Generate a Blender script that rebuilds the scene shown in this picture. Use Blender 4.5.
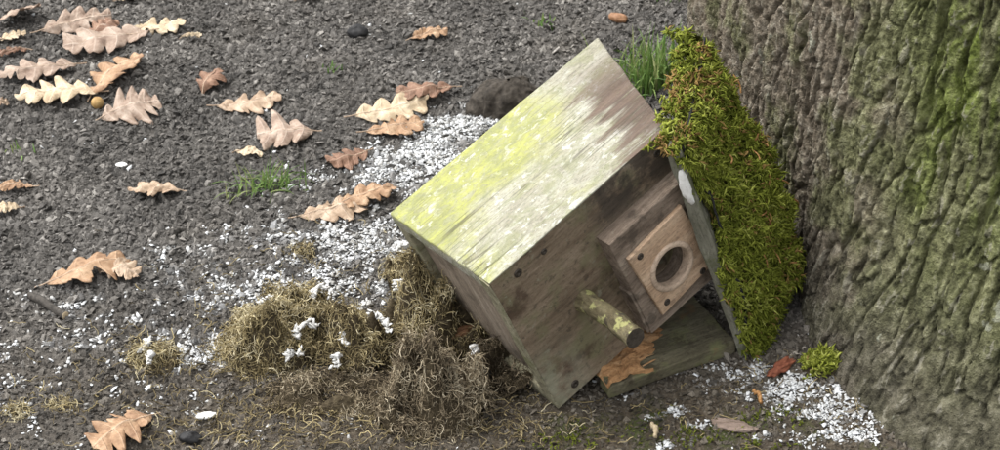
import bpy, math, random
import numpy as np
from mathutils import Matrix, Vector

for o in list(bpy.data.objects):
    bpy.data.objects.remove(o)
S = bpy.context.scene
COL = S.collection
CM = 0.01

# ------------------------------------------------------------------ camera
PITCH = 0.6228
FPX = 2000.0
CAM = np.array([-4.6485, -118.6402, 103.1305])          # cm
FW = np.array([0, math.cos(PITCH), -math.sin(PITCH)])
RT = np.array([1.0, 0, 0])
UPV = np.cross(RT, FW)
cam = bpy.data.cameras.new('camera')
cam.lens = 36.0 * FPX / 1000.0
cam.sensor_width = 36.0
cam.clip_start = 0.02
cam.clip_end = 500
co = bpy.data.objects.new('camera', cam)
COL.objects.link(co)
m = Matrix.Identity(4)
for i in range(3):
    m[i][0], m[i][1], m[i][2], m[i][3] = RT[i], UPV[i], -FW[i], CAM[i] * CM
co.matrix_world = m
cam.dof.use_dof = True
cam.dof.focus_distance = 1.50
cam.dof.aperture_fstop = 28.0
S.camera = co

# ------------------------------------------------------------------ sky, sun, exposure
SUN_EL, SUN_AZ = math.radians(62), math.radians(-70)     # azimuth from +Y towards +X
w = bpy.data.worlds.new('World')
S.world = w
w.use_nodes = True
nt = w.node_tree
nt.nodes.clear()
sky = nt.nodes.new('ShaderNodeTexSky')
sky.sky_type = 'NISHITA'
sky.sun_disc = False
sky.sun_elevation = SUN_EL
sky.sun_rotation = SUN_AZ
sky.air_density = 1.0
sky.dust_density = 4.0
sky.ozone_density = 1.0
hs = nt.nodes.new('ShaderNodeHueSaturation')
hs.inputs['Saturation'].default_value = 0.08
bg = nt.nodes.new('ShaderNodeBackground')
bg.inputs['Strength'].default_value = 0.15
wo = nt.nodes.new('ShaderNodeOutputWorld')
nt.links.new(sky.outputs[0], hs.inputs['Color'])
nt.links.new(hs.outputs[0], bg.inputs['Color'])
nt.links.new(bg.outputs[0], wo.inputs[0])
sl = bpy.data.lights.new('sun', 'SUN')
sl.energy = 0.8
sl.angle = math.radians(45)
sl.color = (1.0, 0.97, 0.92)
so = bpy.data.objects.new('sun', sl)
COL.objects.link(so)
sd = Vector((math.sin(SUN_AZ) * math.cos(SUN_EL), math.cos(SUN_AZ) * math.cos(SUN_EL), math.sin(SUN_EL)))
so.rotation_euler = sd.to_track_quat('Z', 'Y').to_euler()
so.location = (0, 0, 3)
S.view_settings.view_transform = 'Standard'
S.view_settings.look = 'None'
S.view_settings.exposure = 1.35
S.view_settings.gamma = 1.0
S.view_settings.use_curve_mapping = False

# ------------------------------------------------------------------ maths helpers
def hash3(ix, iy, iz, seed):
    h = (ix.astype(np.int64) * 374761393 + iy.astype(np.int64) * 668265263 + iz.astype(np.int64) * 2147483647 + seed * 974634777) & 0xffffffff
    h = ((h ^ (h >> 13)) * 1274126177) & 0xffffffff
    h = ((h ^ (h >> 16)) * 2246822519) & 0xffffffff
    h = h ^ (h >> 15)
    return (h & 0xffffff) / float(0xffffff)

def noise(p, seed=0):
    """value noise, p (N,3) -> about -1..1"""
    f = np.floor(p)
    t = p - f
    t = t * t * t * (t * (t * 6 - 15) + 10)
    i = f.astype(np.int64)
    out = 0
    for a in (0, 1):
        wx = t[:, 0] if a else 1 - t[:, 0]
        for b in (0, 1):
            wy = t[:, 1] if b else 1 - t[:, 1]
            for c in (0, 1):
                wz = t[:, 2] if c else 1 - t[:, 2]
                out = out + wx * wy * wz * hash3(i[:, 0] + a, i[:, 1] + b, i[:, 2] + c, seed)
    return out * 2 - 1

def fbm(p, oct=4, seed=0, gain=0.5):
    p = np.asarray(p, float)
    a, s, tot = 1.0, 0, 0
    for k in range(oct):
        s = s + a * noise(p * 2 ** k + k * 17.3, seed + k)
        tot += a
        a *= gain
    return s / tot

def worley2(x, y, seed=0):
    """2-D cells -> F1, F2, cell id"""
    fx, fy = np.floor(x), np.floor(y)
    f1 = np.full(x.shape, 9.0); f2 = f1.copy(); cid = np.zeros(x.shape)
    for a in (-1, 0, 1):
        for b in (-1, 0, 1):
            ix, iy = (fx + a).astype(np.int64), (fy + b).astype(np.int64)
            z = np.zeros_like(ix)
            d = np.hypot(ix + hash3(ix, iy, z, seed) - x, iy + hash3(ix, iy, z, seed + 7) - y)
            n_ = d < f1
            f2 = np.where(n_, f1, np.minimum(f2, d))
            cid = np.where(n_, hash3(ix, iy, z, seed + 13), cid)
            f1 = np.where(n_, d, f1)
    return f1, f2, cid

def smooth(a, b, x):
    t = np.clip((x - a) / (b - a), 0, 1)
    return t * t * (3 - 2 * t)

def P3(x, y, z=0.0):
    x, y = np.asarray(x, float), np.asarray(y, float)
    return np.stack([x, y, np.zeros_like(x) + z], 1)

def gh(x, y):
    """height of the soil in cm"""
    x = np.atleast_1d(np.asarray(x, float)); y = np.atleast_1d(np.asarray(y, float))
    h = 0.7 * fbm(P3(x / 16, y / 16), 3, 3) + 0.25 * fbm(P3(x / 4, y / 4), 2, 9)
    near = np.exp(-((x - 3) ** 2 + (y - 2) ** 2) / 120)
    h = h * (1 - 0.8 * near)
    h -= 1.5 * np.exp(-((x + 9) ** 2 + (y - 12.5) ** 2) / 60)
    rr = np.hypot(x - 53, y - 40)
    h += 2.2 * np.exp(-np.clip(rr - 40, 0, None) / 5.0) * smooth(20, 45, y)
    h += .7 * np.exp(-np.clip(rr - 49, 0, None) / 2.5) * smooth(24, 10, y)
    return h

def ground_pt(px, py, z=0.0):
    """the spot on the soil (cm) that the photograph shows at a pixel"""
    d = FW * FPX + RT * (px - 500.0) - UPV * (py - 225.0)
    s = (z - CAM[2]) / d[2]
    q = CAM + d * s
    return q[0], q[1]

def mesh_obj(name, V, F, mat, parent=None, tone=None, attrs=None, smooth_=True, mat_local=True):
    """V (N,3) in cm, F (M,3 or 4) ints"""
    V = np.asarray(V, np.float32) * CM
    F = np.asarray(F, np.int32)
    k = F.shape[1]
    me = bpy.data.meshes.new(name)
    me.vertices.add(len(V)); me.vertices.foreach_set('co', V.ravel())
    me.loops.add(F.size); me.loops.foreach_set('vertex_index', F.ravel())
    me.polygons.add(len(F))
    me.polygons.foreach_set('loop_start', np.arange(0, F.size, k, dtype=np.int32))
    me.polygons.foreach_set('use_smooth', np.full(len(F), smooth_, bool))
    me.update(calc_edges=True)
    me.validate()
    al = dict(attrs or {})
    if tone is not None:
        al['tone'] = tone
    for a, v in al.items():
        at = me.attributes.new(a, 'FLOAT', 'POINT')
        at.data.foreach_set('value', np.asarray(v, np.float32))
    me.materials.append(mat)
    o = bpy.data.objects.new(name, me)
    COL.objects.link(o)
    if parent is not None:
        o.parent = parent
    return o

def empty(name, loc=(0, 0, 0), mat=None):
    o = bpy.data.objects.new(name, None)
    COL.objects.link(o)
    o.empty_display_size = 0.02
    if mat is not None:
        o.matrix_world = mat
    else:
        o.location = [c * CM for c in loc]
    return o

def tag(o, label=None, cat=None, group=None, kind=None):
    for k, v in (('label', label), ('category', cat), ('group', group), ('kind', kind)):
        if v:
            o[k] = v
    return o

def cat_mesh(parts):
    V, F, T, n = [], [], [], 0
    for p in parts:
        V.append(p[0]); F.append(p[1] + n); n += len(p[0])
        T.append(p[2] if len(p) > 2 else np.zeros(len(p[0])))
    return np.concatenate(V), np.concatenate(F), np.concatenate(T)

def tubes(L, R, sides=3, tone=None):
    """L (N,K,3) polylines, R (N,K) radii -> verts, quads, tone"""
    N, K, _ = L.shape
    T = np.gradient(L, axis=1)
    T /= np.linalg.norm(T, axis=2, keepdims=True) + 1e-9
    ref = np.where(np.abs(T[..., 2:3]) < 0.9, np.array([0, 0, 1.0]), np.array([1.0, 0, 0]))
    A = np.cross(T, ref); A /= np.linalg.norm(A, axis=2, keepdims=True) + 1e-9
    B = np.cross(T, A)
    ang = np.arange(sides) * 2 * math.pi / sides
    V = L[:, :, None] + R[:, :, None, None] * (A[:, :, None] * np.cos(ang)[None, None, :, None] + B[:, :, None] * np.sin(ang)[None, None, :, None])
    idx = np.arange(N * K * sides).reshape(N, K, sides)
    a = idx[:, :-1]; b = idx[:, 1:]
    F = np.stack([a, np.roll(a, -1, 2), np.roll(b, -1, 2), b], -1).reshape(-1, 4)
    t = np.repeat(tone if tone is not None else np.zeros(N), K * sides)
    return V.reshape(-1, 3), F, t

def rot_rand(N, rng):
    q = rng.normal(size=(N, 4)); q /= np.linalg.norm(q, axis=1, keepdims=True)
    w_, x, y, z = q.T
    return np.stack([1 - 2 * (y * y + z * z), 2 * (x * y - z * w_), 2 * (x * z + y * w_),
                     2 * (x * y + z * w_), 1 - 2 * (x * x + z * z), 2 * (y * z - x * w_),
                     2 * (x * z - y * w_), 2 * (y * z + x * w_), 1 - 2 * (x * x + y * y)], 1).reshape(N, 3, 3)

PHI = (1 + 5 ** .5) / 2
ICO = np.array([(-1, PHI, 0), (1, PHI, 0), (-1, -PHI, 0), (1, -PHI, 0), (0, -1, PHI), (0, 1, PHI), (0, -1, -PHI), (0, 1, -PHI), (PHI, 0, -1), (PHI, 0, 1), (-PHI, 0, -1), (-PHI, 0, 1)]) / math.hypot(1, PHI)
ICOF = np.array([(0, 11, 5), (0, 5, 1), (0, 1, 7), (0, 7, 10), (0, 10, 11), (1, 5, 9), (5, 11, 4), (11, 10, 2), (10, 7, 6), (7, 1, 8), (3, 9, 4), (3, 4, 2), (3, 2, 6), (3, 6, 8), (3, 8, 9), (4, 9, 5), (2, 4, 11), (6, 2, 10), (8, 6, 7), (9, 8, 1)])

def crumbs(pos, size, rng, flat=0.6, elong=1.5, jit=0.28, base=None, faces=None, tilt=.45):
    base = ICO if base is None else base; faces = ICOF if faces is None else faces; nb = len(base)     # angular lumps
    N = len(pos)
    V = base[None] * (1 + jit * np.clip(rng.normal(size=(N, nb, 1)), -1.6, 1.6))
    sc = np.stack([np.ones(N) * rng.uniform(1, elong, N), np.ones(N), rng.uniform(flat * .7, flat * 1.3, N)], 1)
    V = V * sc[:, None]
    a = rng.uniform(0, 6.283, N); tl = rng.normal(0, tilt, N); t2 = rng.normal(0, tilt, N)
    c, s = np.cos(a), np.sin(a)
    x, y, z = V[..., 0], V[..., 1], V[..., 2]
    z = z + x * tl[:, None] + y * t2[:, None]
    V = np.stack([x * c[:, None] - y * s[:, None], x * s[:, None] + y * c[:, None], z], -1)
    V = V * size[:, None, None] + pos[:, None]
    F = (faces[None] + (np.arange(N) * nb)[:, None, None]).reshape(-1, 3)
    return V.reshape(-1, 3), F

def axis_pts(h, cell, b):
    n = max(2, int((2 * h - 2 * b) / cell))
    return np.concatenate([[-h, -h + b * .5], np.linspace(-h + b, h - b, n + 1), [h - b * .5, h]])

def rounded_box(lo, hi, cell=0.6, b=0.12):
    lo, hi = np.array(lo, float), np.array(hi, float)
    h = (hi - lo) / 2; c = (hi + lo) / 2
    b = min(b, h.min() * .45)
    ax = [axis_pts(h[k], cell, b) for k in range(3)]
    V, F, n = [], [], 0
    for k in range(3):
        i, j = (k + 1) % 3, (k + 2) % 3
        gi, gj = np.meshgrid(ax[i], ax[j], indexing='ij')
        for s in (-1, 1):
            p = np.zeros(gi.shape + (3,)); p[..., i] = gi; p[..., j] = gj; p[..., k] = s * h[k]
            id_ = np.arange(gi.size).reshape(gi.shape) + n
            q = np.stack([id_[:-1, :-1], id_[1:, :-1], id_[1:, 1:], id_[:-1, 1:]], -1).reshape(-1, 4)
            F.append(q if s > 0 else q[:, ::-1]); V.append(p.reshape(-1, 3)); n += gi.size
    V = np.concatenate(V); F = np.concatenate(F)
    _, first, inv = np.unique(np.round(V, 5), axis=0, return_index=True, return_inverse=True)
    V = V[first]; F = inv.ravel()[F]
    inner = np.clip(V, -(h - b), h - b)
    d = V - inner; L = np.linalg.norm(d, axis=1, keepdims=True)
    V = np.where(L > 1e-6, inner + d / np.maximum(L, 1e-6) * b, V)
    return V + c, F

def wear(V, amp, scale, seed, stretch=(1, 1, 1)):
    q = V / np.array(stretch) / scale
    return V + amp * np.stack([fbm(q, 3, seed), fbm(q + 31, 3, seed + 5), fbm(q + 57, 3, seed + 11)], 1)

def holed_rect(u0, u1, r0, r1, n0, n1, cu, cr, rad, nseg=64):
    cors = [math.atan2(b - cr, a - cu) for a in (u0, u1) for b in (r0, r1)]
    ang = np.sort(np.concatenate([np.linspace(-math.pi, math.pi, nseg, endpoint=False), cors]))
    c, s = np.cos(ang), np.sin(ang)
    tu = np.where(c > 0, (u1 - cu) / np.maximum(c, 1e-9), (u0 - cu) / np.minimum(c, -1e-9))
    tr = np.where(s > 0, (r1 - cr) / np.maximum(s, 1e-9), (r0 - cr) / np.minimum(s, -1e-9))
    t = np.minimum(tu, tr)
    K = len(ang); e = 0.09
    rings = []
    for d, z in ((rad, n0), (rad, n1 - .04), (rad + .06, n1)):
        rings.append(np.stack([cu + d * c, cr + d * s, np.full(K, z)], 1))
    for f in (.25, .5, .75):
        d = rad + .06 + (t - e - rad - .06) * f
        rings.append(np.stack([cu + d * c, cr + d * s, np.full(K, n1)], 1))
    for ins, z in ((e, n1), (e * .3, n1 - e * .3), (0, n1 - e), (0, n0)):
        q = np.stack([cu + t * c, cr + t * s, np.full(K, z)], 1)
        q[:, 0] = np.clip(q[:, 0], u0 + ins, u1 - ins); q[:, 1] = np.clip(q[:, 1], r0 + ins, r1 - ins)
        rings.append(q)
    rings.append(rings[0])
    V = np.concatenate(rings[:-1]); M = len(rings) - 1
    F = []
    for k in range(M):
        a = np.arange(K) + k * K; b = np.arange(K) + ((k + 1) % M) * K
        F.append(np.stack([a, b, np.roll(b, -1), np.roll(a, -1)], 1))
    return V, np.concatenate(F)[:, ::-1]

# ------------------------------------------------------------------ material helpers
class Mat:
    def __init__(s, name, rough=0.8, spec=0.3):
        s.m = bpy.data.materials.new(name); s.m.use_nodes = True
        s.t = s.m.node_tree; s.N = s.t.nodes
        s.b = s.N['Principled BSDF']
        s.b.inputs['Roughness'].default_value = rough
        s.b.inputs['Specular IOR Level'].default_value = spec
        s.co = s.N.new('ShaderNodeTexCoord').outputs['Object']
    def link(s, a, b): s.t.links.new(a, b)
    def put(s, sock, v):
        if hasattr(v, 'is_output'): s.link(v, sock)
        else: sock.default_value = v
    def map(s, scale=(1, 1, 1), loc=(0, 0, 0), rot=(0, 0, 0)):
        n = s.N.new('ShaderNodeMapping'); s.link(s.co, n.inputs[0])
        n.inputs['Scale'].default_value = scale; n.inputs['Location'].default_value = loc; n.inputs['Rotation'].default_value = rot
        return n.outputs[0]
    def noise(s, scale, detail=4, rough=.55, co=None, dist=0.0):
        n = s.N.new('ShaderNodeTexNoise'); s.link(co or s.co, n.inputs['Vector'])
        n.inputs['Scale'].default_value = scale; n.inputs['Detail'].default_value = detail
        n.inputs['Roughness'].default_value = rough; n.inputs['Distortion'].default_value = dist
        return n.outputs['Fac']
    def vor(s, scale, co=None, feat='F1'):
        n = s.N.new('ShaderNodeTexVoronoi'); s.link(co or s.co, n.inputs['Vector']); n.feature = feat
        n.inputs['Scale'].default_value = scale
        return n.outputs['Distance']
    def ramp(s, f, stops):
        n = s.N.new('ShaderNodeValToRGB'); s.link(f, n.inputs[0]); e = n.color_ramp.elements
        while len(e) < len(stops): e.new(0.5)
        for k, (p, c) in enumerate(stops):
            e[k].position = p; c = (c, c, c) if isinstance(c, (int, float)) else c
            e[k].color = (*c, 1)
        return n.outputs[0]
    def mix(s, f, a, b, mode='MIX'):
        n = s.N.new('ShaderNodeMix'); n.data_type = 'RGBA'; n.blend_type = mode
        s.put(n.inputs[0], f)
        for k, v in ((6, a), (7, b)):
            s.put(n.inputs[k], (*v, 1) if isinstance(v, tuple) else v)
        return n.outputs[2]
    def math(s, op, a, b=0.0, clamp=False):
        n = s.N.new('ShaderNodeMath'); n.operation = op; n.use_clamp = clamp
        s.put(n.inputs[0], a); s.put(n.inputs[1], b)
        return n.outputs[0]
    def rng(s, v, a, b, c=0.0, d=1.0):
        n = s.N.new('ShaderNodeMapRange'); s.put(n.inputs[0], v)
        for k, x in enumerate((a, b, c, d)): n.inputs[k + 1].default_value = x
        n.interpolation_type = 'SMOOTHSTEP'
        return n.outputs[0]
    def xyz(s):
        n = s.N.new('ShaderNodeSeparateXYZ'); s.link(s.co, n.inputs[0]); return n.outputs
    def attr(s, name):
        n = s.N.new('ShaderNodeAttribute'); n.attribute_name = name; return n.outputs['Fac']
    def done(s, col, bump=None, dist=0.001, strength=0.8, rough=None):
        s.put(s.b.inputs['Base Color'], (*col, 1) if isinstance(col, tuple) else col)
        if bump is not None:
            n = s.N.new('ShaderNodeBump'); n.inputs['Distance'].default_value = dist; n.inputs['Strength'].default_value = strength
            s.link(bump, n.inputs['Height']); s.link(n.outputs[0], s.b.inputs['Normal'])
        if rough is not None: s.put(s.b.inputs['Roughness'], rough)
        return s.m

def soil_mat():
    M = Mat('dark_soil', .85, .2)
    x, y, z = M.xyz()
    n1 = M.noise(160, 5, .65); n2 = M.noise(14, 4)
    dark = M.ramp(n1, [(.25, (.03, .028, .025)), (.5, (.085, .079, .072)), (.75, (.16, .15, .137))])
    brown = M.ramp(n1, [(.25, (.022, .017, .012)), (.5, (.07, .056, .040)), (.75, (.13, .108, .08))])
    near = M.math('ADD', M.rng(y, .20, -.02), M.math('SUBTRACT', M.math('MULTIPLY', n2, 1.4), .7))
    near = M.math('MULTIPLY', near, M.rng(x, -.45, -.1, .45, 1), True)
    c = M.mix(near, dark, brown)
    green = M.math('MULTIPLY', M.rng(M.noise(22, 4), .5, .66), M.rng(y, .06, -.02))
    green = M.math('MULTIPLY', green, M.rng(x, -.05, .02))
    c = M.mix(M.math('MULTIPLY', green, .75), c, (.05, .065, .016))
    return M.done(c, n1, .004, 1.0)

def crumb_mat():
    M = Mat('soil_crumb', .72, .35)
    t = M.attr('tone'); n2 = M.noise(14, 4); n1 = M.noise(420, 3)
    x, y, z = M.xyz()
    dark = M.ramp(t, [(0, (.042, .039, .035)), (.4, (.12, .111, .101)), (.75, (.235, .218, .198)), (1, (.42, .395, .36))])
    brown = M.ramp(t, [(0, (.04, .033, .024)), (.45, (.12, .101, .076)), (.8, (.22, .19, .15)), (1, (.38, .34, .28))])
    near = M.math('ADD', M.rng(y, .20, -.02), M.math('SUBTRACT', M.math('MULTIPLY', n2, 1.4), .7))
    near = M.math('MULTIPLY', near, M.rng(x, -.45, -.1, .45, 1), True)
    c = M.mix(near, dark, brown)
    c = M.mix(M.math('MULTIPLY', n1, .45), c, M.mix(1.0, c, (.35, .35, .35), 'MULTIPLY'))
    c = M.mix(M.math('MULTIPLY', M.attr('chalk'), .9), c, (.60, .61, .62))
    return M.done(c, M.noise(700, 4, .7), .0025, .9)

def white_mat():
    M = Mat('white_residue', .8, .25)
    t = M.attr('tone'); n = M.noise(300, 4)
    c = M.ramp(t, [(0, (.20, .19, .17)), (.4, (.42, .42, .41)), (1, (.70, .72, .74))])
    c = M.mix(M.rng(n, .55, .75, 0, .6), c, (.22, .2, .17))
    return M.done(c, n, .001, .6)

def bark_mat():
    M = Mat('oak_bark', .88, .22)
    x, y, z = M.xyz()
    n1 = M.noise(90, 6, .65); n2 = M.noise(9, 4, .6)
    v = M.noise(22, 5, .6, M.map((1, 1, .16)), .6)
    n3 = M.noise(200, 4, .7)
    f = M.math('ADD', M.math('MULTIPLY', n1, .6), M.math('MULTIPLY', n3, .4))
    grey = M.ramp(f, [(.36, (.085, .067, .047)), (.48, (.215, .178, .132)), (.56, (.30, .258, .20)), (.66, (.50, .45, .37))])
    olive = M.ramp(f, [(.36, (.044, .046, .019)), (.5, (.155, .165, .07)), (.64, (.32, .33, .17))])
    green = M.ramp(f, [(.36, (.048, .068, .010)), (.5, (.16, .21, .032)), (.64, (.31, .37, .10))])
    earth = M.ramp(f, [(.36, (.03, .026, .019)), (.5, (.09, .08, .06)), (.64, (.18, .16, .13))])
    c = M.mix(M.math('MULTIPLY', M.rng(M.math('ADD', x, M.math('MULTIPLY', n2, .16)), -.25, -.165), .85), grey, olive)
    g = M.math('MULTIPLY', M.rng(v, .42, .55), M.rng(M.math('ADD', z, M.math('MULTIPLY', n2, .12)), .16, .28))
    g = M.math('MULTIPLY', g, M.rng(M.math('ADD', x, M.math('MULTIPLY', n2, .1)), -.235, -.185))
    c = M.mix(M.math('MULTIPLY', g, .8), c, green)
    g2 = M.math('MULTIPLY', M.rng(M.noise(16, 4), .46, .60), .75)
    c = M.mix(g2, c, olive)
    lo = M.rng(M.math('ADD', z, M.math('MULTIPLY', n2, -.16)), .05, -.06)
    c = M.mix(M.math('MULTIPLY', lo, .8), c, earth)
    fl = M.attr('tone')
    c = M.mix(1.0, c, M.ramp(fl, [(.12, .42), (.5, 1.0), (.85, 1.0)]), 'MULTIPLY')
    c = M.mix(M.rng(fl, .66, .86, 0, .5), c, (.36, .34, .27))
    spk = M.rng(M.noise(60, 2, .5, M.map((1, 1, .7), (3, 1, 2))), .70, .74)
    c = M.mix(M.math('MULTIPLY', spk, .55), c, (.42, .43, .34))
    return M.done(c, M.math('ADD', n1, M.math('ADD', M.math('MULTIPLY', n3, .8), M.math('MULTIPLY', M.noise(600, 3, .7), .4))), .007, 1.0)

def wood(name, stops, axis=0, gscale=34, stretch=.07, mott=None, rough=.8, bump=.0016, spec=.25, blot=18):
    M = Mat(name, rough, spec)
    sc = [1, 1, 1]; sc[axis] = stretch
    g = M.noise(gscale * 3.2, 6, .65, M.map(tuple(sc)), .5)
    g2 = M.noise(gscale * 12, 3, .6, M.map(tuple(sc)))
    c = M.ramp(g, stops)
    c = M.mix(M.rng(g2, .52, .72, 0, .45), c, M.mix(1.0, c, (.35, .33, .3), 'MULTIPLY'))
    fn = M.noise(520, 6, .8, M.map(tuple(.45 if q == axis else 1 for q in range(3))), .4)
    c = M.mix(M.rng(fn, .50, .68, 0, .7), c, M.mix(1.0, c, (.38, .36, .33), 'MULTIPLY'))
    c = M.mix(M.rng(fn, .50, .34, 0, .35), c, M.mix(1.0, c, (1.5, 1.46, 1.38), 'MULTIPLY'))
    if mott:
        for k, (col, a, b, f, s_) in enumerate(mott):
            c = M.mix(M.rng(M.noise(s_, 5, .6, M.map((1, 1, 1), (k * 3.1, 1.7 * k, .3))), a, b, 0, f), c, col)
    h = M.math('ADD', g, M.math('ADD', M.math('MULTIPLY', g2, .6), M.math('MULTIPLY', fn, .9)))
    return M, c, h, bump

def wood_m(*a, **k):
    M, c, h, b = wood(*a, **k)
    return M.done(c, h, b, .9)

def side_mat():
    M, c, h, b = wood('algae_weathered_side_wood', [(.25, (.28, .265, .20)), (.45, (.37, .355, .28)), (.6, (.44, .43, .355)), (.8, (.52, .515, .45))], gscale=24, stretch=.2)
    x, z, y = M.xyz()
    n = M.noise(24, 5, .62, M.map((.6, 1, 1))); nf = M.noise(170, 6, .75, M.map((.55, 1, 1)), .8); ns = M.noise(420, 4, .7)
    # yellow-green algae along the rear edge and the lower end
    a = M.math('ADD', M.rng(z, -.03, -.115), M.math('MULTIPLY', M.rng(x, .07, -.01), .4))
    a = M.math('ADD', a, M.math('MULTIPLY', M.math('SUBTRACT', n, .5), 2.0))
    a = M.math('MULTIPLY', a, M.rng(x, .20, .10))
    a = M.math('MULTIPLY', M.rng(a, .15, .8), M.rng(nf, .32, .58, .3, 1.0))
    a = M.math('MULTIPLY', a, M.rng(y, .004, .001))
    c = M.mix(M.math('MULTIPLY', a, .9), c, M.ramp(nf, [(.3, (.28, .295, .06)), (.7, (.49, .50, .15))]))
    a2 = M.math('MULTIPLY', M.rng(M.noise(60, 6, .7, M.map((.7, 1, 1), (2, 2, 2)), .6), .46, .60), .55)
    c = M.mix(a2, c, (.25, .265, .14))
    # chalky lichen speckle
    w_ = M.math('MULTIPLY', M.rng(M.noise(150, 5, .7, M.map((.7, 1, 1), (5, 2, 1)), .5), .54, .64), M.rng(M.noise(20, 3), .4, .6))
    c = M.mix(M.math('MULTIPLY', w_, .75), c, (.64, .65, .60))
    # brown bare streaks at the upper end
    st = M.noise(130, 4, .6, M.map((.07, 1, 1)))
    top = M.math('ADD', x, M.math('MULTIPLY', z, .316))
    s_ = M.math('ADD', M.rng(top, .10, .17), M.math('MULTIPLY', M.math('SUBTRACT', st, .5), 2.4))
    s_ = M.math('ADD', s_, M.math('MULTIPLY', M.math('SUBTRACT', n, .5), 1.2))
    s_ = M.math('MULTIPLY', M.rng(s_, .45, 1.0), M.rng(z, -.14, -.07))
    c = M.mix(M.math('MULTIPLY', s_, .92), c, M.ramp(st, [(.3, (.055, .034, .027)), (.7, (.18, .125, .098))]))
    dk = M.math('MULTIPLY', M.rng(ns, .56, .72), .6)
    c = M.mix(dk, c, (.12, .12, .065))
    # thin splits in the grain
    cr = M.noise(70, 2, .4, M.map((.03, 1, 1), (1, 4, 2)))
    cr = M.math('MULTIPLY', M.rng(M.math('ABSOLUTE', M.math('SUBTRACT', cr, .5)), .012, .0), M.rng(M.noise(9), .5, .62))
    c = M.mix(M.math('MULTIPLY', cr, .7), c, (.08, .07, .05))
    return M.done(c, M.math('ADD', M.math('MULTIPLY', h, .6), M.math('ADD', nf, ns)), .0022, .9)

def front_mat():
    M, c, h, b = wood('dark_weathered_front_wood', [(.25, (.08, .055, .036)), (.45, (.19, .143, .097)), (.6, (.27, .21, .15)), (.8, (.40, .34, .255))], stretch=.16, gscale=22,
                 mott=[((.17, .17, .085), .48, .64, .6, 30), ((.06, .034, .022), .54, .66, .75, 24), ((.26, .25, .18), .60, .70, .7, 90), ((.06, .05, .035), .56, .66, .6, 150)], bump=.0024)
    x, z, y = M.xyz()
    n = M.noise(38, 5, .65)
    a = M.math('MULTIPLY', M.math('MULTIPLY', M.rng(x, .05, .005), M.rng(y, .07, .13)), M.rng(n, .36, .56))
    c = M.mix(M.math('MULTIPLY', a, .7), c, (.34, .345, .25))
    d = M.math('MULTIPLY', M.math('MULTIPLY', M.rng(x, .085, .11), M.rng(y, .05, .025)), M.rng(n, .34, .5))
    c = M.mix(M.math('MULTIPLY', d, .75), c, (.035, .03, .026))
    return M.done(c, h, b, .9)

MAT = dict(
    soil=soil_mat(), crumb=crumb_mat(), white=white_mat(), bark=bark_mat(), side=side_mat(),
    front=front_mat(),
    edge=wood_m('pale_board_wood', [(.25, (.13, .115, .075)), (.5, (.27, .25, .17)), (.8, (.42, .40, .30))], mott=[((.12, .13, .05), .5, .68, .6, 40)]),
    floor=wood_m('pinkish_floor_wood', [(.25, (.15, .115, .085)), (.5, (.30, .245, .19)), (.8, (.44, .38, .31))], axis=2, mott=[((.06, .05, .035), .52, .7, .6, 30)]),
    block=wood_m('brown_block_wood', [(.25, (.09, .066, .05)), (.5, (.225, .175, .135)), (.8, (.40, .33, .265))], stretch=.15, mott=[((.05, .04, .03), .52, .66, .6, 60), ((.30, .27, .2), .6, .7, .5, 120)], bump=.0022),
    plate=wood_m('tan_plate_wood', [(.25, (.28, .18, .11)), (.5, (.50, .35, .235)), (.8, (.66, .51, .37))], axis=0, mott=[((.12, .09, .07), .54, .7, .55, 60)], rough=.6),
    ring=wood_m('pale_ring_wood', [(.25, (.34, .25, .18)), (.6, (.54, .42, .32)), (.8, (.66, .55, .44))], gscale=20, rough=.55),
    roof=wood_m('grey_roof_wood', [(.25, (.07, .07, .05)), (.5, (.18, .175, .135)), (.8, (.33, .32, .27))], axis=0, mott=[((.08, .09, .035), .5, .66, .7, 40), ((.68, .68, .63), .66, .70, .8, 34)]),
    board=wood_m('olive_grey_board_wood', [(.25, (.055, .05, .03)), (.5, (.14, .125, .08)), (.8, (.27, .25, .17))], axis=0, stretch=.15, mott=[((.17, .175, .08), .48, .62, .7, 45), ((.05, .04, .025), .54, .66, .7, 60), ((.20, .12, .06), .58, .68, .6, 32)], bump=.0026),
    torn=wood_m('torn_orange_wood', [(.25, (.20, .095, .04)), (.5, (.40, .225, .105)), (.8, (.56, .39, .23))], axis=0, gscale=40, stretch=.12, mott=[((.11, .055, .025), .55, .7, .6, 70)], rough=.85),
    perch=wood_m('lichened_perch_bark', [(.25, (.05, .04, .024)), (.5, (.12, .10, .055)), (.8, (.28, .25, .15))], axis=1, gscale=30, stretch=.4, mott=[((.36, .36, .15), .54, .61, .8, 110), ((.04, .032, .025), .54, .64, .8, 70)]),
    perch_end=wood_m('dark_cut_wood', [(.25, (.03, .025, .02)), (.6, (.08, .065, .05)), (.8, (.13, .11, .09))], stretch=1),
    inside=wood_m('stained_inside_wood', [(.25, (.05, .035, .025)), (.5, (.11, .08, .06)), (.8, (.2, .16, .12))]),
)

def simple(name, c0, c1, scale=200, rough=.8, spec=.2, metal=0.0, bump=.0006):
    M = Mat(name, rough, spec)
    n = M.noise(scale, 4, .6)
    M.b.inputs['Metallic'].default_value = metal
    return M.done(M.ramp(n, [(.3, c0), (.7, c1)]), n, bump, .7)

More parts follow.
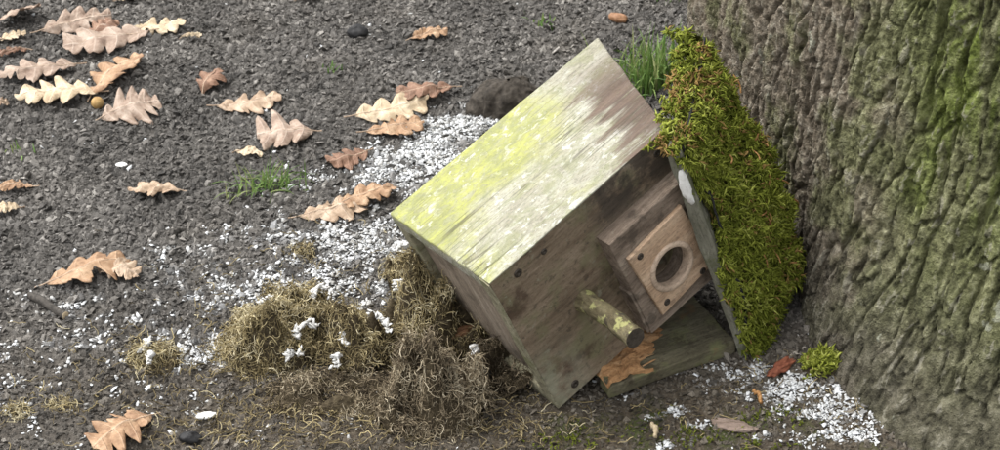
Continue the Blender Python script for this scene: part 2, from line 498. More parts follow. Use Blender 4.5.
def tone_mat(name, stops, rough=.75, spec=.2, trans=0.0):
    M = Mat(name, rough, spec)
    c = M.ramp(M.attr('tone'), stops)
    c = M.mix(M.rng(M.noise(500, 2), .4, .7, 0, .4), c, M.mix(1.0, c, (.5, .48, .42), 'MULTIPLY'))
    if trans:
        tr = M.N.new('ShaderNodeBsdfTranslucent'); M.put(tr.inputs[0], c)
        ms = M.N.new('ShaderNodeMixShader'); ms.inputs[0].default_value = trans
        out = M.N['Material Output']
        m_ = M.done(c)
        M.link(M.b.outputs[0], ms.inputs[1]); M.link(tr.outputs[0], ms.inputs[2]); M.link(ms.outputs[0], out.inputs[0])
        return m_
    return M.done(c)

MAT['screw'] = simple('rusty_screw', (.03, .026, .022), (.09, .075, .06), 900, .5, .4, .6)
MAT['felt'] = simple('black_roofing_felt', (.008, .008, .008), (.03, .03, .029), 400, .75)
MAT['moss'] = tone_mat('roof_moss', [(0, (.05, .06, .010)), (.3, (.15, .18, .022)), (.65, (.31, .345, .055)), (.9, (.50, .53, .15)), (1, (.34, .22, .08))], .75, .15, .25)
MAT['moss_base'] = simple('moss_bed', (.03, .032, .008), (.08, .08, .018), 300, .95, .05)
MAT['needle'] = simple('dead_brown_needle', (.22, .10, .035), (.42, .24, .10), 400)
MAT['fibre'] = tone_mat('nest_fibre', [(0, (.055, .043, .025)), (.3, (.18, .142, .075)), (.6, (.34, .275, .145)), (.85, (.50, .42, .235)), (1, (.64, .57, .39))], .8, .15, .1)
MAT['fibre_brown'] = tone_mat('brown_nest_fibre', [(0, (.035, .027, .018)), (.3, (.125, .098, .064)), (.6, (.25, .20, .135)), (.85, (.39, .325, .22)), (1, (.56, .49, .36))], .8, .15, .1)
MAT['nest_bed'] = simple('nest_core', (.03, .024, .016), (.10, .08, .05), 260, .95, .05, bump=.003)
MAT['feather'] = simple('white_down', (.45, .44, .41), (.68, .68, .67), 300, .85, .1)
MAT['grass'] = tone_mat('grass_blade', [(0, (.05, .10, .02)), (.5, (.12, .22, .05)), (.85, (.24, .33, .10)), (1, (.36, .36, .17))], .5, .35, .3)
MAT['twig'] = simple('dark_twig_bark', (.025, .023, .02), (.09, .08, .07), 260, .85, bump=.001)
MAT['twig_end'] = simple('pale_twig_cut', (.34, .26, .16), (.55, .46, .32), 500)
MAT['black'] = simple('black_lump', (.006, .006, .007), (.025, .024, .024), 200, .6, .3)
MAT['root'] = simple('dark_root_bark', (.018, .015, .012), (.075, .064, .052), 130, .85, .2, bump=.004)
MAT['gall'] = simple('tan_oak_gall', (.26, .15, .05), (.46, .31, .13), 250, .6, .3)
MAT['nut'] = simple('brown_husk', (.16, .075, .035), (.36, .20, .11), 200, .6, .3)
MAT['shell'] = simple('white_shell', (.62, .61, .58), (.80, .80, .78), 300, .5, .3)
MAT['chip'] = wood_m('pinkish_wood_chip', [(.25, (.14, .10, .08)), (.5, (.25, .19, .155)), (.8, (.36, .29, .25))], gscale=30)
MAT['redleaf'] = simple('red_brown_scrap', (.10, .03, .018), (.25, .09, .05), 220)

# ------------------------------------------------------------------ ground sheet
def warp_axis(lo, hi, step, far, nfar):
    g = np.geomspace(1, far, nfar)
    return np.concatenate([lo - g[::-1], np.arange(lo, hi, step), hi + g])
gx = warp_axis(-66, 58, .34, 6000, 40)
gy = warp_axis(-12, 78, .34, 6000, 40)
X, Y = np.meshgrid(gx, gy, indexing='xy')
xf, yf = X.ravel(), Y.ravel()
fade = np.exp(-np.clip(np.maximum(np.abs(xf) - 150, np.abs(yf - 30) - 150), 0, None) / 200)
Z = (gh(xf, yf) + .22 * fbm(P3(xf / .9, yf / .9), 3, 21)) * fade
idx = np.arange(xf.size).reshape(X.shape)
F = np.stack([idx[:-1, :-1], idx[:-1, 1:], idx[1:, 1:], idx[1:, :-1]], -1).reshape(-1, 4)
tag(mesh_obj('ground', np.stack([xf, yf, Z], 1), F, MAT['soil']), 'bare dark crumbly soil under the tree', 'ground', kind='structure')

# ------------------------------------------------------------------ trunk
TC = np.array([53.0, 40.0])
ctrl = np.array([(0, 44), (60, 42), (120, 40), (160, 40), (180, 40.3), (196, 38.6), (207, 37.2), (214, 38.4), (224, 45.8), (231, 49.5), (238, 52.2), (250, 54.5), (265, 53), (285, 48), (320, 46), (360, 44)], float)
def trunk_r(th_deg, z):
    rb = np.interp(th_deg, ctrl[:, 0], ctrl[:, 1])
    top = 38.5 + .9 * np.sin(np.radians(th_deg * 5 + 40)) - z * .012
    k = np.exp(-np.clip(z, -6, None) / 13.0)
    left = np.exp(-((th_deg - 180) / 22) ** 2) * 1.6
    return (top + left) + (rb - top - left) * np.minimum(k, 1.25)

def oak_tree():
    root = empty('oak_tree', (TC[0], TC[1], 0))
    tag(root, 'thick oak trunk with rugged grey and green bark beside the fallen bird box', 'tree')
    th = np.concatenate([np.arange(0, 160, 3.0), np.arange(160, 290, .19), np.arange(290, 360, 3.0)])
    zz = np.concatenate([np.arange(-4, 41, .165), 42 + np.geomspace(.3, 260, 45)])
    TH, ZZ = np.meshgrid(th, zz, indexing='xy')
    t, z = TH.ravel(), ZZ.ravel()
    s = np.radians(t) * 44
    R = trunk_r(t, z)
    wq = fbm(P3(s / 5, z / 8), 3, 5); w2 = fbm(P3(s / 1.4, z / 1.8), 3, 8); w3 = fbm(P3(s / .5, z / .6), 2, 9)
    f1, f2, cid = worley2(s / 1.75 + wq * .9 + w2 * .22 + w3 * .07, z / 7.5 + wq * .5 + w2 * .22 + w3 * .05, 4)
    g1, g2_, c2 = worley2(s / .85 + w2 * .6 + w3 * .25, z / 2.2 + w2 * .6 + wq + w3 * .25, 11)
    h1, h2, c3 = worley2(s / .40 + w3 * .4, z / .85 + w3 * .4 + w2, 23)
    k1, k2, c4 = worley2(s / .2 + w3 * .3, z / .42 + w3 * .3, 29)
    n1 = fbm(P3(s / 2.6 + wq * .8 + w2 * .12, z / 22 + w2 * .06), 2, 30)
    crack = smooth(0, .13, f2 - f1); long_ = smooth(0, .11, np.abs(n1))
    d = .55 * crack + .55 * long_ + .30 * cid + .26 * c2 * smooth(0, .04, g2_ - g1) + .13 * c3 + .09 * c4 + .16 * fbm(P3(s / .22, z / 1.0), 3, 40, .65) + .35 * wq - 1.2
    d *= smooth(-5, 10, z) * .45 + .55
    R = R + d
    a = np.radians(t)
    V = np.stack([R * np.cos(a), R * np.sin(a), z], 1)
    n, mth = len(zz), len(th)
    idx = np.arange(n * mth).reshape(n, mth)
    nx = np.roll(idx, -1, 1)
    F = np.stack([idx[:-1], nx[:-1], nx[1:], idx[1:]], -1).reshape(-1, 4)
    tr = mesh_obj('trunk', V, F, MAT['bark'], root, tone=.42 * c2 + .33 * c3 + .25 * c4)
    return root
oak_tree()

# ------------------------------------------------------------------ soil crumbs and white residue
rng = np.random.default_rng(7)
def blob_density(x, y, blobs):
    d = np.zeros_like(x)
    for (px, py, sx, sy, ang, amp) in blobs:
        cx, cy = ground_pt(px, py)
        dx, dy = x - cx, y - cy
        c, s = math.cos(math.radians(ang)), math.sin(math.radians(ang))
        a, b = dx * c + dy * s, -dx * s + dy * c
        d = np.maximum(d, amp * np.exp(-(a / sx) ** 2 - (b / sy) ** 2))
    return d
WHITE = [(470, 128, 7, 3.2, 10, 1.0), (430, 158, 6, 3.5, 20, .95), (400, 178, 5.5, 4.5, 30, .85), (350, 250, 6, 5, 40, .95), (385, 235, 4, 4.5, 40, .8), (330, 275, 7, 4, 10, .8), (225, 345, 5, 2.2, 40, .9),
         (270, 240, 6, 4, 0, .45), (200, 270, 7, 5, 0, .36), (330, 185, 6, 3.5, 0, .45), (170, 330, 10, 5, 0, .34), (80, 305, 8, 4, 0, .34), (60, 350, 12, 5, 0, .30), (20, 400, 8, 5, 0, .30), (140, 400, 9, 4, 0, .26), (320, 425, 9, 3, 0, .22), (215, 300, 6, 4, 0, .5), (245, 380, 3, 2.5, 0, .35), (205, 412, 1.0, .5, 0, .9),
         (700, 383, 3, 1.6, 10, .55), (745, 378, 3, 2, 0, .8), (790, 395, 4.0, 1.8, -10, 1.0), (835, 415, 4.0, 2.2, -15, 1.0), (845, 440, 4, 1.6, 0, .85), (665, 415, 2.5, 1.0, 20, .5), (700, 428, 2.5, .7, 0, .5), (675, 445, 3, 1.0, 20, .5), (760, 440, 1.2, .8, 0, .6), (640, 395, 2.5, .8, 0, .35)]

def scatter(n, x0, x1, y0, y1):
    x = rng.uniform(x0, x1, n); y = rng.uniform(y0, y1, n)
    a = np.degrees(np.arctan2(y - TC[1], x - TC[0])) % 360
    keep = np.hypot(x - TC[0], y - TC[1]) > trunk_r(a, np.zeros_like(a)) - 1
    return x[keep], y[keep]

OCT = np.array([(1, 0, 0), (-1, 0, 0), (0, 1, 0), (0, -1, 0), (0, 0, 1), (0, 0, -1)], float)
OCTF = np.array([(0, 2, 4), (2, 1, 4), (1, 3, 4), (3, 0, 4), (2, 0, 5), (1, 2, 5), (3, 1, 5), (0, 3, 5)])
xs, ys = scatter(190000, -68, 60, -13, 82)
size = np.clip(rng.lognormal(math.log(.118), .42, len(xs)), .05, .38)
dens = blob_density(xs, ys, WHITE)
clump_n = .5 + .95 * fbm(P3(xs / 1.6, ys / 1.6), 3, 77)
isw = dens * .85 > np.clip(clump_n, 0.02, 1.5) + rng.uniform(-.05, .45, len(xs))
tone = np.clip(rng.beta(2.2, 2.6, len(xs)) + .25 * fbm(P3(xs / 7, ys / 7), 3, 15), 0, 1)
size *= 1 - .3 * smooth(12, -4, ys)
relief = .22 * fbm(P3(xs / .9, ys / .9), 3, 21)
z = gh(xs, ys) + relief + size * rng.uniform(-.1, .6, len(xs))
ox, oy = scatter(26000, -150, 130, -60, 170)
nx2, ny2 = scatter(44000, -95, 100, -48, 110)
ox, oy = np.concatenate([ox, nx2]), np.concatenate([oy, ny2])
inn = (ox > -68) & (ox < 60) & (oy > -13) & (oy < 82)
ox, oy = ox[~inn], oy[~inn]
far_ = np.clip(np.maximum(np.maximum(-68 - ox, ox - 60), np.maximum(-13 - oy, oy - 82)) / 40, 0, 1)
osz = np.clip(rng.lognormal(math.log(.26), .4, len(ox)), .1, .7) * (1 + .7 * far_)
big = (size > .26) & ~isw; sml = (size <= .26) & ~isw
V, F = crumbs(np.stack([xs, ys, z], 1)[big], size[big], rng, flat=.75, elong=1.6, jit=.28)
chalk = np.clip(smooth(-.25, .45, dens * 1.0 - np.clip(clump_n, .02, 1.5)) * smooth(.12, .5, dens) * rng.uniform(.2, 1.1, len(xs)), 0, 1)
ptone = [np.repeat(tone[big], 12)]; pch = [np.repeat(chalk[big], 12)]
pp = np.concatenate([np.stack([xs, ys, z], 1)[sml], np.stack([ox, oy, gh(ox, oy) + osz * .2], 1)])
V2, F2 = crumbs(pp, np.concatenate([size[sml] * 1.25, osz]), rng, flat=.8, elong=1.7, jit=.32, base=OCT, faces=OCTF)
ptone.append(np.repeat(np.concatenate([tone[sml], rng.beta(2, 2.6, len(ox))]), 6)); pch.append(np.repeat(np.concatenate([chalk[sml], np.zeros(len(ox))]), 6))
tag(mesh_obj('soil_crumbs', np.concatenate([V, V2]), np.concatenate([F, F2 + len(V)]), MAT['crumb'], tone=np.concatenate(ptone), attrs={'chalk': np.concatenate(pch)}, smooth_=False), 'loose dark crumbs of soil and bark covering the ground', 'soil', kind='stuff')

# white residue: coated crumbs plus finer flakes
wx, wy = xs[isw], ys[isw]
x2, y2 = scatter(260000, -62, 50, -8, 70)
d2 = blob_density(x2, y2, WHITE)
c2 = .5 + .95 * fbm(P3(x2 / 1.0, y2 / 1.0), 3, 77)
k = d2 * 1.02 > np.clip(c2, .08, 1.5) + rng.uniform(0, .45, len(x2))
x2, y2 = x2[k], y2[k]
s2 = np.clip(rng.lognormal(math.log(.075), .4, len(x2)), .035, .19)
wz = gh(wx, wy) + .22 * fbm(P3(wx / .9, wy / .9), 3, 21) + rng.uniform(.06, .22, len(wx))
z2 = gh(x2, y2) + .22 * fbm(P3(x2 / .9, y2 / .9), 3, 21) + rng.uniform(.03, .2, len(x2))
pos = np.stack([np.concatenate([wx, x2]), np.concatenate([wy, y2]), np.concatenate([wz, z2])], 1)
sz = np.concatenate([np.minimum(size[isw], .2) * .85, s2])
near = pos[:, 0] > 5
for msk, lab in ((~near, 'white crumbly residue scattered over dark soil behind and left of the box'), (near, 'white crumbly residue on the soil at the foot of the trunk')):
    V, F = crumbs(pos[msk], sz[msk] * 1.2, rng, flat=.32, elong=1.7, jit=.4, tilt=.35)
    tag(mesh_obj('white_residue', V, F, MAT['white'], tone=np.repeat(np.clip(rng.beta(*((3.2, 1.5) if lab.endswith('trunk') else (2.2, 1.6)), msk.sum()), 0, 1), 12)), lab, 'residue', kind='stuff')

# ------------------------------------------------------------------ bird box
U = np.array([.72964672, .57463743, .37068516]); Rr = np.array([.35759392, .14141953, -.92310731]); NN = np.array([.58287414, -.80609698, .10230056])
U /= np.linalg.norm(U); NN -= U * (NN @ U); NN /= np.linalg.norm(NN); Rr = np.cross(U, NN)
bm_ = Matrix.Identity(4)
BOX0 = np.array([0, 0, .25]) - Rr * 15.0              # upper front corner at the bottom end
for i in range(3):
    bm_[i][0], bm_[i][1], bm_[i][2], bm_[i][3] = U[i], NN[i], Rr[i], BOX0[i] * CM
box = empty('bird_box', mat=bm_)
tag(box, 'weathered wooden bird box lying on its side against the oak trunk', 'bird box')
HF, HB, DD, WW, TH = 18.3, 22.6, 13.6, 15.0, 1.4
slope = (HB - HF) / DD

def box_part(name, V, F, mat, parent=None, **k):
    """V as (along the height, across the front, out of the front) -> the box's own axes"""
    return mesh_obj(name, V[:, [0, 2, 1]], F[:, ::-1], mat, parent or box, **k)

def panel(name, lo, hi, mat, seed, slant=False, cell=.5, amp=.08, parent=None, b=.16):
    V, F = rounded_box(lo, hi, cell, b)
    if slant:                                            # top end follows the roof pitch
        k = V[:, 0] / hi[0]
        V[:, 0] += np.where(V[:, 0] > 0, k, 0) * (-V[:, 2] - (-hi[2])) * slope
    V = wear(V, amp, 2.2, seed, (5, 1, 1))
    V = wear(V, amp * .5, .7, seed + 3, (4, 1, 1))
    return box_part(name, V, F, mat, parent)

G = .02
p_ = panel('side_panel', (0, 0, -DD), (HF + slope * TH, TH, -TH - G), MAT['side'], 1, True)
p_['label'] = 'upper side panel covered in yellow green algae'
panel('side_panel', (0, WW - TH, -DD), (HF + slope * TH, WW, -TH - G), MAT['edge'], 2, True)
panel('back_panel', (0.05, TH + G, -DD + .05), (HB - .4, WW - TH - G, -DD + TH), MAT['edge'], 3)
panel('floor_panel', (.7, TH + G, -DD + TH + G), (1.9, WW - TH - G, -TH - G), MAT['floor'], 4)
# front panel with the entrance hole bored through
HU, HR, HRAD = 12.95, 9.45, 1.72
V, F = holed_rect(0, HF + .38, 0, WW, -TH, 0, HU, HR, HRAD, 200)
fp = box_part('front_panel', wear(V, .03, 1.6, 6, (4, 1, 1)), F, MAT['front'], box, smooth_=False)
# worn edge strip of the front panel above: pale upper rim
panel('edge_strip', (.0, -.10, -TH + .02), (HF + .34, .02, -.03), MAT['side'], 8, b=.04)
panel('end_strip', (-.10, .05, -TH + .05), (.02, WW - .05, -.06), MAT['edge'], 9, b=.04)

blk = box_part('entrance_block', wear(*(lambda q: (q[0], .03, 1.3, 12))(holed_rect(9.2, 17.6, 3.6, 14.1, .02, 1.6, HU, HR, HRAD + .05, 120))), holed_rect(9.2, 17.6, 3.6, 14.1, .02, 1.6, HU, HR, HRAD + .05, 120)[1], MAT['block'], box, smooth_=False)
panel('block_strip', (9.0, 9.35, .02), (9.29, 13.9, 1.45), MAT['block'], 14, parent=blk, b=.06)
# entrance plate, a little askew
def askew(V, deg=-5):
    c, s = math.cos(math.radians(deg)), math.sin(math.radians(deg))
    q = V.copy(); du, dr = V[:, 0] - HU, V[:, 1] - HR
    q[:, 0] = HU + du * c - dr * s; q[:, 1] = HR + du * s + dr * c
    return q
V, F = holed_rect(10.25, 16.2, 5.5, 12.75, 1.62, 2.0, HU, HR, HRAD, 96)
plate = box_part('entrance_plate', askew(wear(V, .02, 1.0, 17)), F, MAT['plate'], box, smooth_=False)
a = np.linspace(0, 2 * math.pi, 49)[:-1]
prof = [(HRAD - .02, 1.3), (HRAD - .04, 2.08), (HRAD + .06, 2.2), (HRAD + .36, 2.18), (HRAD + .44, 2.08), (HRAD + .44, 1.98)]
V = np.concatenate([np.stack([HU + r_ * np.cos(a), HR + r_ * np.sin(a), np.full(48, z_)], 1) for r_, z_ in prof])
F = np.concatenate([np.stack([np.arange(48) + k * 48, np.roll(np.arange(48), -1) + k * 48, np.roll(np.arange(48), -1) + (k + 1) * 48, np.arange(48) + (k + 1) * 48], 1) for k in range(len(prof) - 1)])
box_part('hole_ring', V, F, MAT['ring'], plate)

def screw(u_, r_, n_, rad, parent):
    b = np.linspace(0, 2 * math.pi, 15)[:-1]
    pr = [(rad, -.12), (rad, .04), (rad * .8, .09), (rad * .35, .09), (rad * .25, .02), (0.001, .02)]
    V = np.concatenate([np.stack([u_ + q * np.cos(b), r_ + q * np.sin(b), np.full(14, n_ + z_)], 1) for q, z_ in pr])
    k = np.arange(14)
    F = np.concatenate([np.stack([k + j * 14, np.roll(k, -1) + j * 14, np.roll(k, -1) + (j + 1) * 14, k + (j + 1) * 14], 1) for j in range(len(pr) - 1)])
    return box_part('screw', V, F, MAT['screw'], parent)
for u_, r_ in ((2.3, 1.0), (2.1, 14.1), (16.7, 1.25), (4.9, 1.1)):
    screw(u_, r_, .0, .36 if u_ != 4.9 else .26, box)
for u_, r_ in ((11.3, 12.1), (15.2, 12.2), (10.9, 6.3)):
    screw(u_, r_, 2.0, .3, plate)

# perch: a crooked lichened stick
K = 22; S_ = 18
tt = np.linspace(0, 1, K); ang = np.linspace(0, 2 * math.pi, S_ + 1)[:-1]
rr = .80 + .10 * noise(P3(tt * 7, tt * 0), 3) - .05 * tt
V = np.stack([5.9 + .12 * np.sin(tt * 4)[:, None] + rr[:, None] * np.cos(ang)[None], 7.75 + .25 * tt[:, None] + rr[:, None] * np.sin(ang)[None], (-.05 + 6.3 * tt)[:, None] + 0 * ang[None]], -1).reshape(-1, 3)
V = wear(V, .10, .6, 22)
k = np.arange(S_)
F = np.concatenate([np.stack([k + j * S_, np.roll(k, -1) + j * S_, np.roll(k, -1) + (j + 1) * S_, k + (j + 1) * S_], 1) for j in range(K - 1)])
pc = box_part('perch', V, F, MAT['perch'], box)
ce = V[-S_:]; cc = ce.mean(0)
Ve = np.concatenate([ce, cc + (ce - cc) * .6 + np.array([0, 0, .05]), cc + (ce - cc) * .05 + np.array([0, 0, .0])])
Fe = np.concatenate([np.stack([k + j * S_, np.roll(k, -1) + j * S_, np.roll(k, -1) + (j + 1) * S_, k + (j + 1) * S_], 1) for j in range(2)])
box_part('cut_end', Ve, Fe, MAT['perch_end'], pc)

# ------------------------------------------------------------------ roof slab, sprung loose and leaning on the ground
def along_ray(px, py, o, nrm):
    """point (cm) on the plane through o with normal nrm that the photograph shows at a pixel"""
    d = FW * FPX + RT * (px - 500.0) - UPV * (py - 225.0)
    return CAM + d * (((o - CAM) @ nrm) / (d @ nrm))
FL = along_ray(665, 154, BOX0 + NN * 2.3, NN)
FR = along_ray(739, 357, np.array([0, 0, .4]), np.array([0, 0, 1.0]))
BLp = along_ray(688, 44, FL, (FR - FL) / np.linalg.norm(FR - FL))
rv = FR - FL; RL = np.linalg.norm(rv); rv /= RL
rw = BLp - FL; rw -= rv * (rw @ rv); RD = np.linalg.norm(rw); rw /= RD
rn = np.cross(rv, rw)
if rn @ (CAM - FL) < 0: rn = -rn
if np.cross(rv, rw) @ rn < 0:
    flip = True
RT_ = 1.25
Vr, Fr = rounded_box((0, 0, .05), (RL, RD, RT_), .5, .16)
Vr = wear(Vr, .16, 1.6, 31, (3, 1, 1)); Vr = wear(Vr, .09, .5, 33, (3, 1, 1))
Vr[:, 2] *= 1 - .3 * smooth(.35, 1.0, Vr[:, 0] / RL)
if np.linalg.det(np.stack([rv, rw, rn])) < 0: Fr = Fr[:, ::-1]
# the slab keeps its own frame so that its grain runs along it
rm = Matrix.Identity(4)
ax2 = rw if np.linalg.det(np.stack([rv, rw, rn])) > 0 else -rw
for i in range(3):
    rm[i][0], rm[i][1], rm[i][2], rm[i][3] = rv[i], ax2[i], rn[i], FL[i] * CM
sgn = 1 if np.linalg.det(np.stack([rv, rw, rn])) > 0 else -1
Vr[:, 1] *= sgn
roof = mesh_obj('roof', Vr, Fr, MAT['roof'], box)
roof.matrix_world = rm
roof.matrix_parent_inverse = bm_.inverted()
roof.matrix_basis = rm
roof['label'] = 'sprung mossy roof slab leaning towards the trunk'
def sub(o):
    o.parent = roof
    return o
# felt sheet with a ragged front edge
gu, gw = np.meshgrid(np.linspace(-.2, RL + .2, 90), np.linspace(0, 1, 30), indexing='ij')
u_, w_ = gu.ravel(), gw.ravel()
edge0 = .12 + .5 * fbm(P3(u_ / 2.0, u_ * 0), 3, 3) + .5 * smooth(8, 3, np.abs(u_ - 7))
wv = edge0 + w_ * (RD + .3 - edge0)
zf = RT_ + .10 + .12 * fbm(P3(u_ / 1.5, wv / 1.5), 3, 4) + .55 * np.exp(-(w_ / .08) ** 2) * smooth(.2, .7, .5 + .8 * noise(P3(u_ / 3, u_ * 0 + 5), 6))
idx = np.arange(gu.size).reshape(gu.shape)
F = np.stack([idx[:-1, :-1], idx[1:, :-1], idx[1:, 1:], idx[:-1, 1:]], -1).reshape(-1, 4)
ft = sub(mesh_obj('felt', np.stack([u_, wv * sgn, zf], 1), F if sgn > 0 else F[:, ::-1], MAT['felt']))
md = ft.modifiers.new('thick', 'SOLIDIFY'); md.thickness = .0016; md.offset = 1

# pale bare patch where the front edge has flaked
a_ = np.linspace(0, 2 * math.pi, 33)[:-1]
rr_ = 1 + .35 * fbm(P3(np.cos(a_) * 2, np.sin(a_) * 2), 3, 6)
rings_ = [np.stack([3.3 + q * 1.7 * rr_ * np.cos(a_), np.full(32, y_ * sgn), .68 + q * .42 * rr_ * np.sin(a_)], 1) for q, y_ in ((1.0, .10), (.96, -.14), (.5, -.17), (.02, -.17))]
k_ = np.arange(32)
F_ = np.concatenate([np.stack([k_ + j * 32, np.roll(k_, -1) + j * 32, np.roll(k_, -1) + (j + 1) * 32, k_ + (j + 1) * 32], 1) for j in range(3)])
sub(mesh_obj('bare_patch', wear(np.concatenate(rings_), .05, .6, 5), F_, MAT['shell']))

# moss cushion
def moss_h(u_, w_):
    t = u_ / RL; q = w_ / RD
    prof = .9 + 1.35 * smooth(.05, .6, t) * (1 - .3 * smooth(.85, 1.08, t))
    prof = prof * (.45 + .75 * smooth(0, .55, q))
    e = smooth(-.01, .16, q) * smooth(1.10, .80, q) ** .6 * smooth(-.03, .12, t) * smooth(1.08, .96, t)
    return RT_ + .1 + prof * e * (1 + .45 * fbm(P3(u_ / 2.0, w_ / 2.0), 3, 51)) + .38 * fbm(P3(u_ / 1.0, w_ / 1.0), 2, 52) * smooth(-.02, .1, q)
gu, gw = np.meshgrid(np.linspace(-.5, RL + 1.2, 90), np.linspace(.35, RD + 1.3, 70), indexing='ij')
u_, w_ = gu.ravel(), gw.ravel()
ed = .5 + .5 * fbm(P3(u_ / 1.8, u_ * 0), 3, 61)
w_ = .35 + ed + (w_ - .35) * (RD + .9 - ed) / (RD + .95)
V = np.stack([u_, w_ * sgn, moss_h(u_, w_) - .05 - 1.6 * np.clip(w_ - RD, 0, None) - 1.3 * np.clip(u_ - RL, 0, None)], 1)
idx = np.arange(gu.size).reshape(gu.shape)
F = np.stack([idx[:-1, :-1], idx[1:, :-1], idx[1:, 1:], idx[:-1, 1:]], -1).reshape(-1, 4)
sub(mesh_obj('moss_bed', V, F if sgn > 0 else F[:, ::-1], MAT['moss_base']))

def moss_shoots(n, uv, hfun, normal_bias, rng, length=(.45, 1.0), per=7, rad=.095):
    """uv (n,2) positions; shoots of several curling leaflets"""
    base = np.stack([uv[:, 0], uv[:, 1], hfun(uv[:, 0], uv[:, 1])], 1)
    lean = rng.normal(0, .45, (n, 3)) + normal_bias; lean /= np.linalg.norm(lean, axis=1, keepdims=True)
    Ln = rng.uniform(*length, n)
    T0 = rng.beta(2, 2, n)
    b = np.repeat(base, per, 0); l = np.repeat(lean, per, 0); L_ = np.repeat(Ln, per) * rng.uniform(.5, 1.1, n * per)
    st = rng.uniform(0, .75, n * per)
    d = l * .75 + rng.normal(0, .62, (n * per, 3)); d /= np.linalg.norm(d, axis=1, keepdims=True)
    d2 = d + rng.normal(0, .55, d.shape) + np.array([.25, 0, -.25]); d2 /= np.linalg.norm(d2, axis=1, keepdims=True)
    p0 = b + l * (st * np.repeat(Ln, per) * .8)[:, None]
    p1 = p0 + d * (L_ * .5)[:, None]; p2 = p1 + d2 * (L_ * .5)[:, None]
    Lp = np.stack([p0, p1, p2], 1)
    R_ = np.stack([np.full(n * per, rad * .8), np.full(n * per, rad), np.full(n * per, rad * .12)], 1) * rng.uniform(.7, 1.3, (n * per, 1))
    tone = np.clip(np.repeat(T0, per) * .6 + rng.uniform(0, .3, n * per) + st * .18 - .08, 0, .93)
    return Lp, R_, tone
n = 5600
uu = rng.uniform(-1.3, RL + 1.3, n); ww = rng.uniform(.3, RD + 1.0, n)
ww = rng.uniform(-.35, RD + 1.0, n)
ww = np.maximum(ww, .75 + .8 * np.exp(-((uu - 6.5) / 2.2) ** 2) - 1.15 * smooth(.3, .75, uu / RL) - 1.0 * smooth(.12, -.02, uu / RL) + .5 * fbm(P3(uu / 1.8, uu * 0), 3, 61))
def mh(a, b): return moss_h(a, b) - .2 - 1.6 * np.clip(b - RD, 0, None) - .7 * np.clip(a - RL, 0, None) - 1.5 * np.clip(.1 - b, 0, None) - 1.5 * np.clip(-.1 - a, 0, None)
Lp, R_, tn = moss_shoots(n, np.stack([uu, ww], 1), mh, np.array([.25, .0, .75]), rng)
tn = np.clip(tn + .22 * fbm(Lp[:, 0] / 2.5, 3, 71), 0, .94)
q_ = Lp[:, 0, 1] / RD
dead = rng.random(len(tn)) < .03 + .55 * smooth(.1, .45, fbm(Lp[:, 0] / 1.8, 3, 73)) * (.25 + smooth(.7, 1.0, q_) + smooth(.2, 0, Lp[:, 0, 0] / RL))
tn[dead] = 1.0
Lp[..., 1] *= sgn
V, F, T = tubes(Lp, R_, 3, tn)
mo = sub(mesh_obj('moss', V, F, MAT['moss'], tone=T)); mo['kind'] = 'stuff'
mo['label'] = 'thick yellow green moss cushion'
# dead needles and bits of twig caught in the moss
for k in range(16):
    a0, b0 = rng.uniform(2, RL * .9), rng.uniform(.25 * RD, RD)
    ln = rng.uniform(.9, 2.2); an = rng.uniform(0, 3.14)
    q = np.linspace(-.5, .5, 6)
    z_ = moss_h(np.array([a0]), np.array([b0]))[0] + .55
    L_ = np.stack([a0 + q * ln * math.cos(an), (b0 + q * ln * math.sin(an)) * sgn, z_ + .2 * np.cos(q * 3) + q * rng.normal(0, .5)], 1)[None]
    V, F, T = tubes(L_, np.full((1, 6), rng.uniform(.045, .09)), 5)
    sub(mesh_obj('needle', V, F, MAT['needle']))

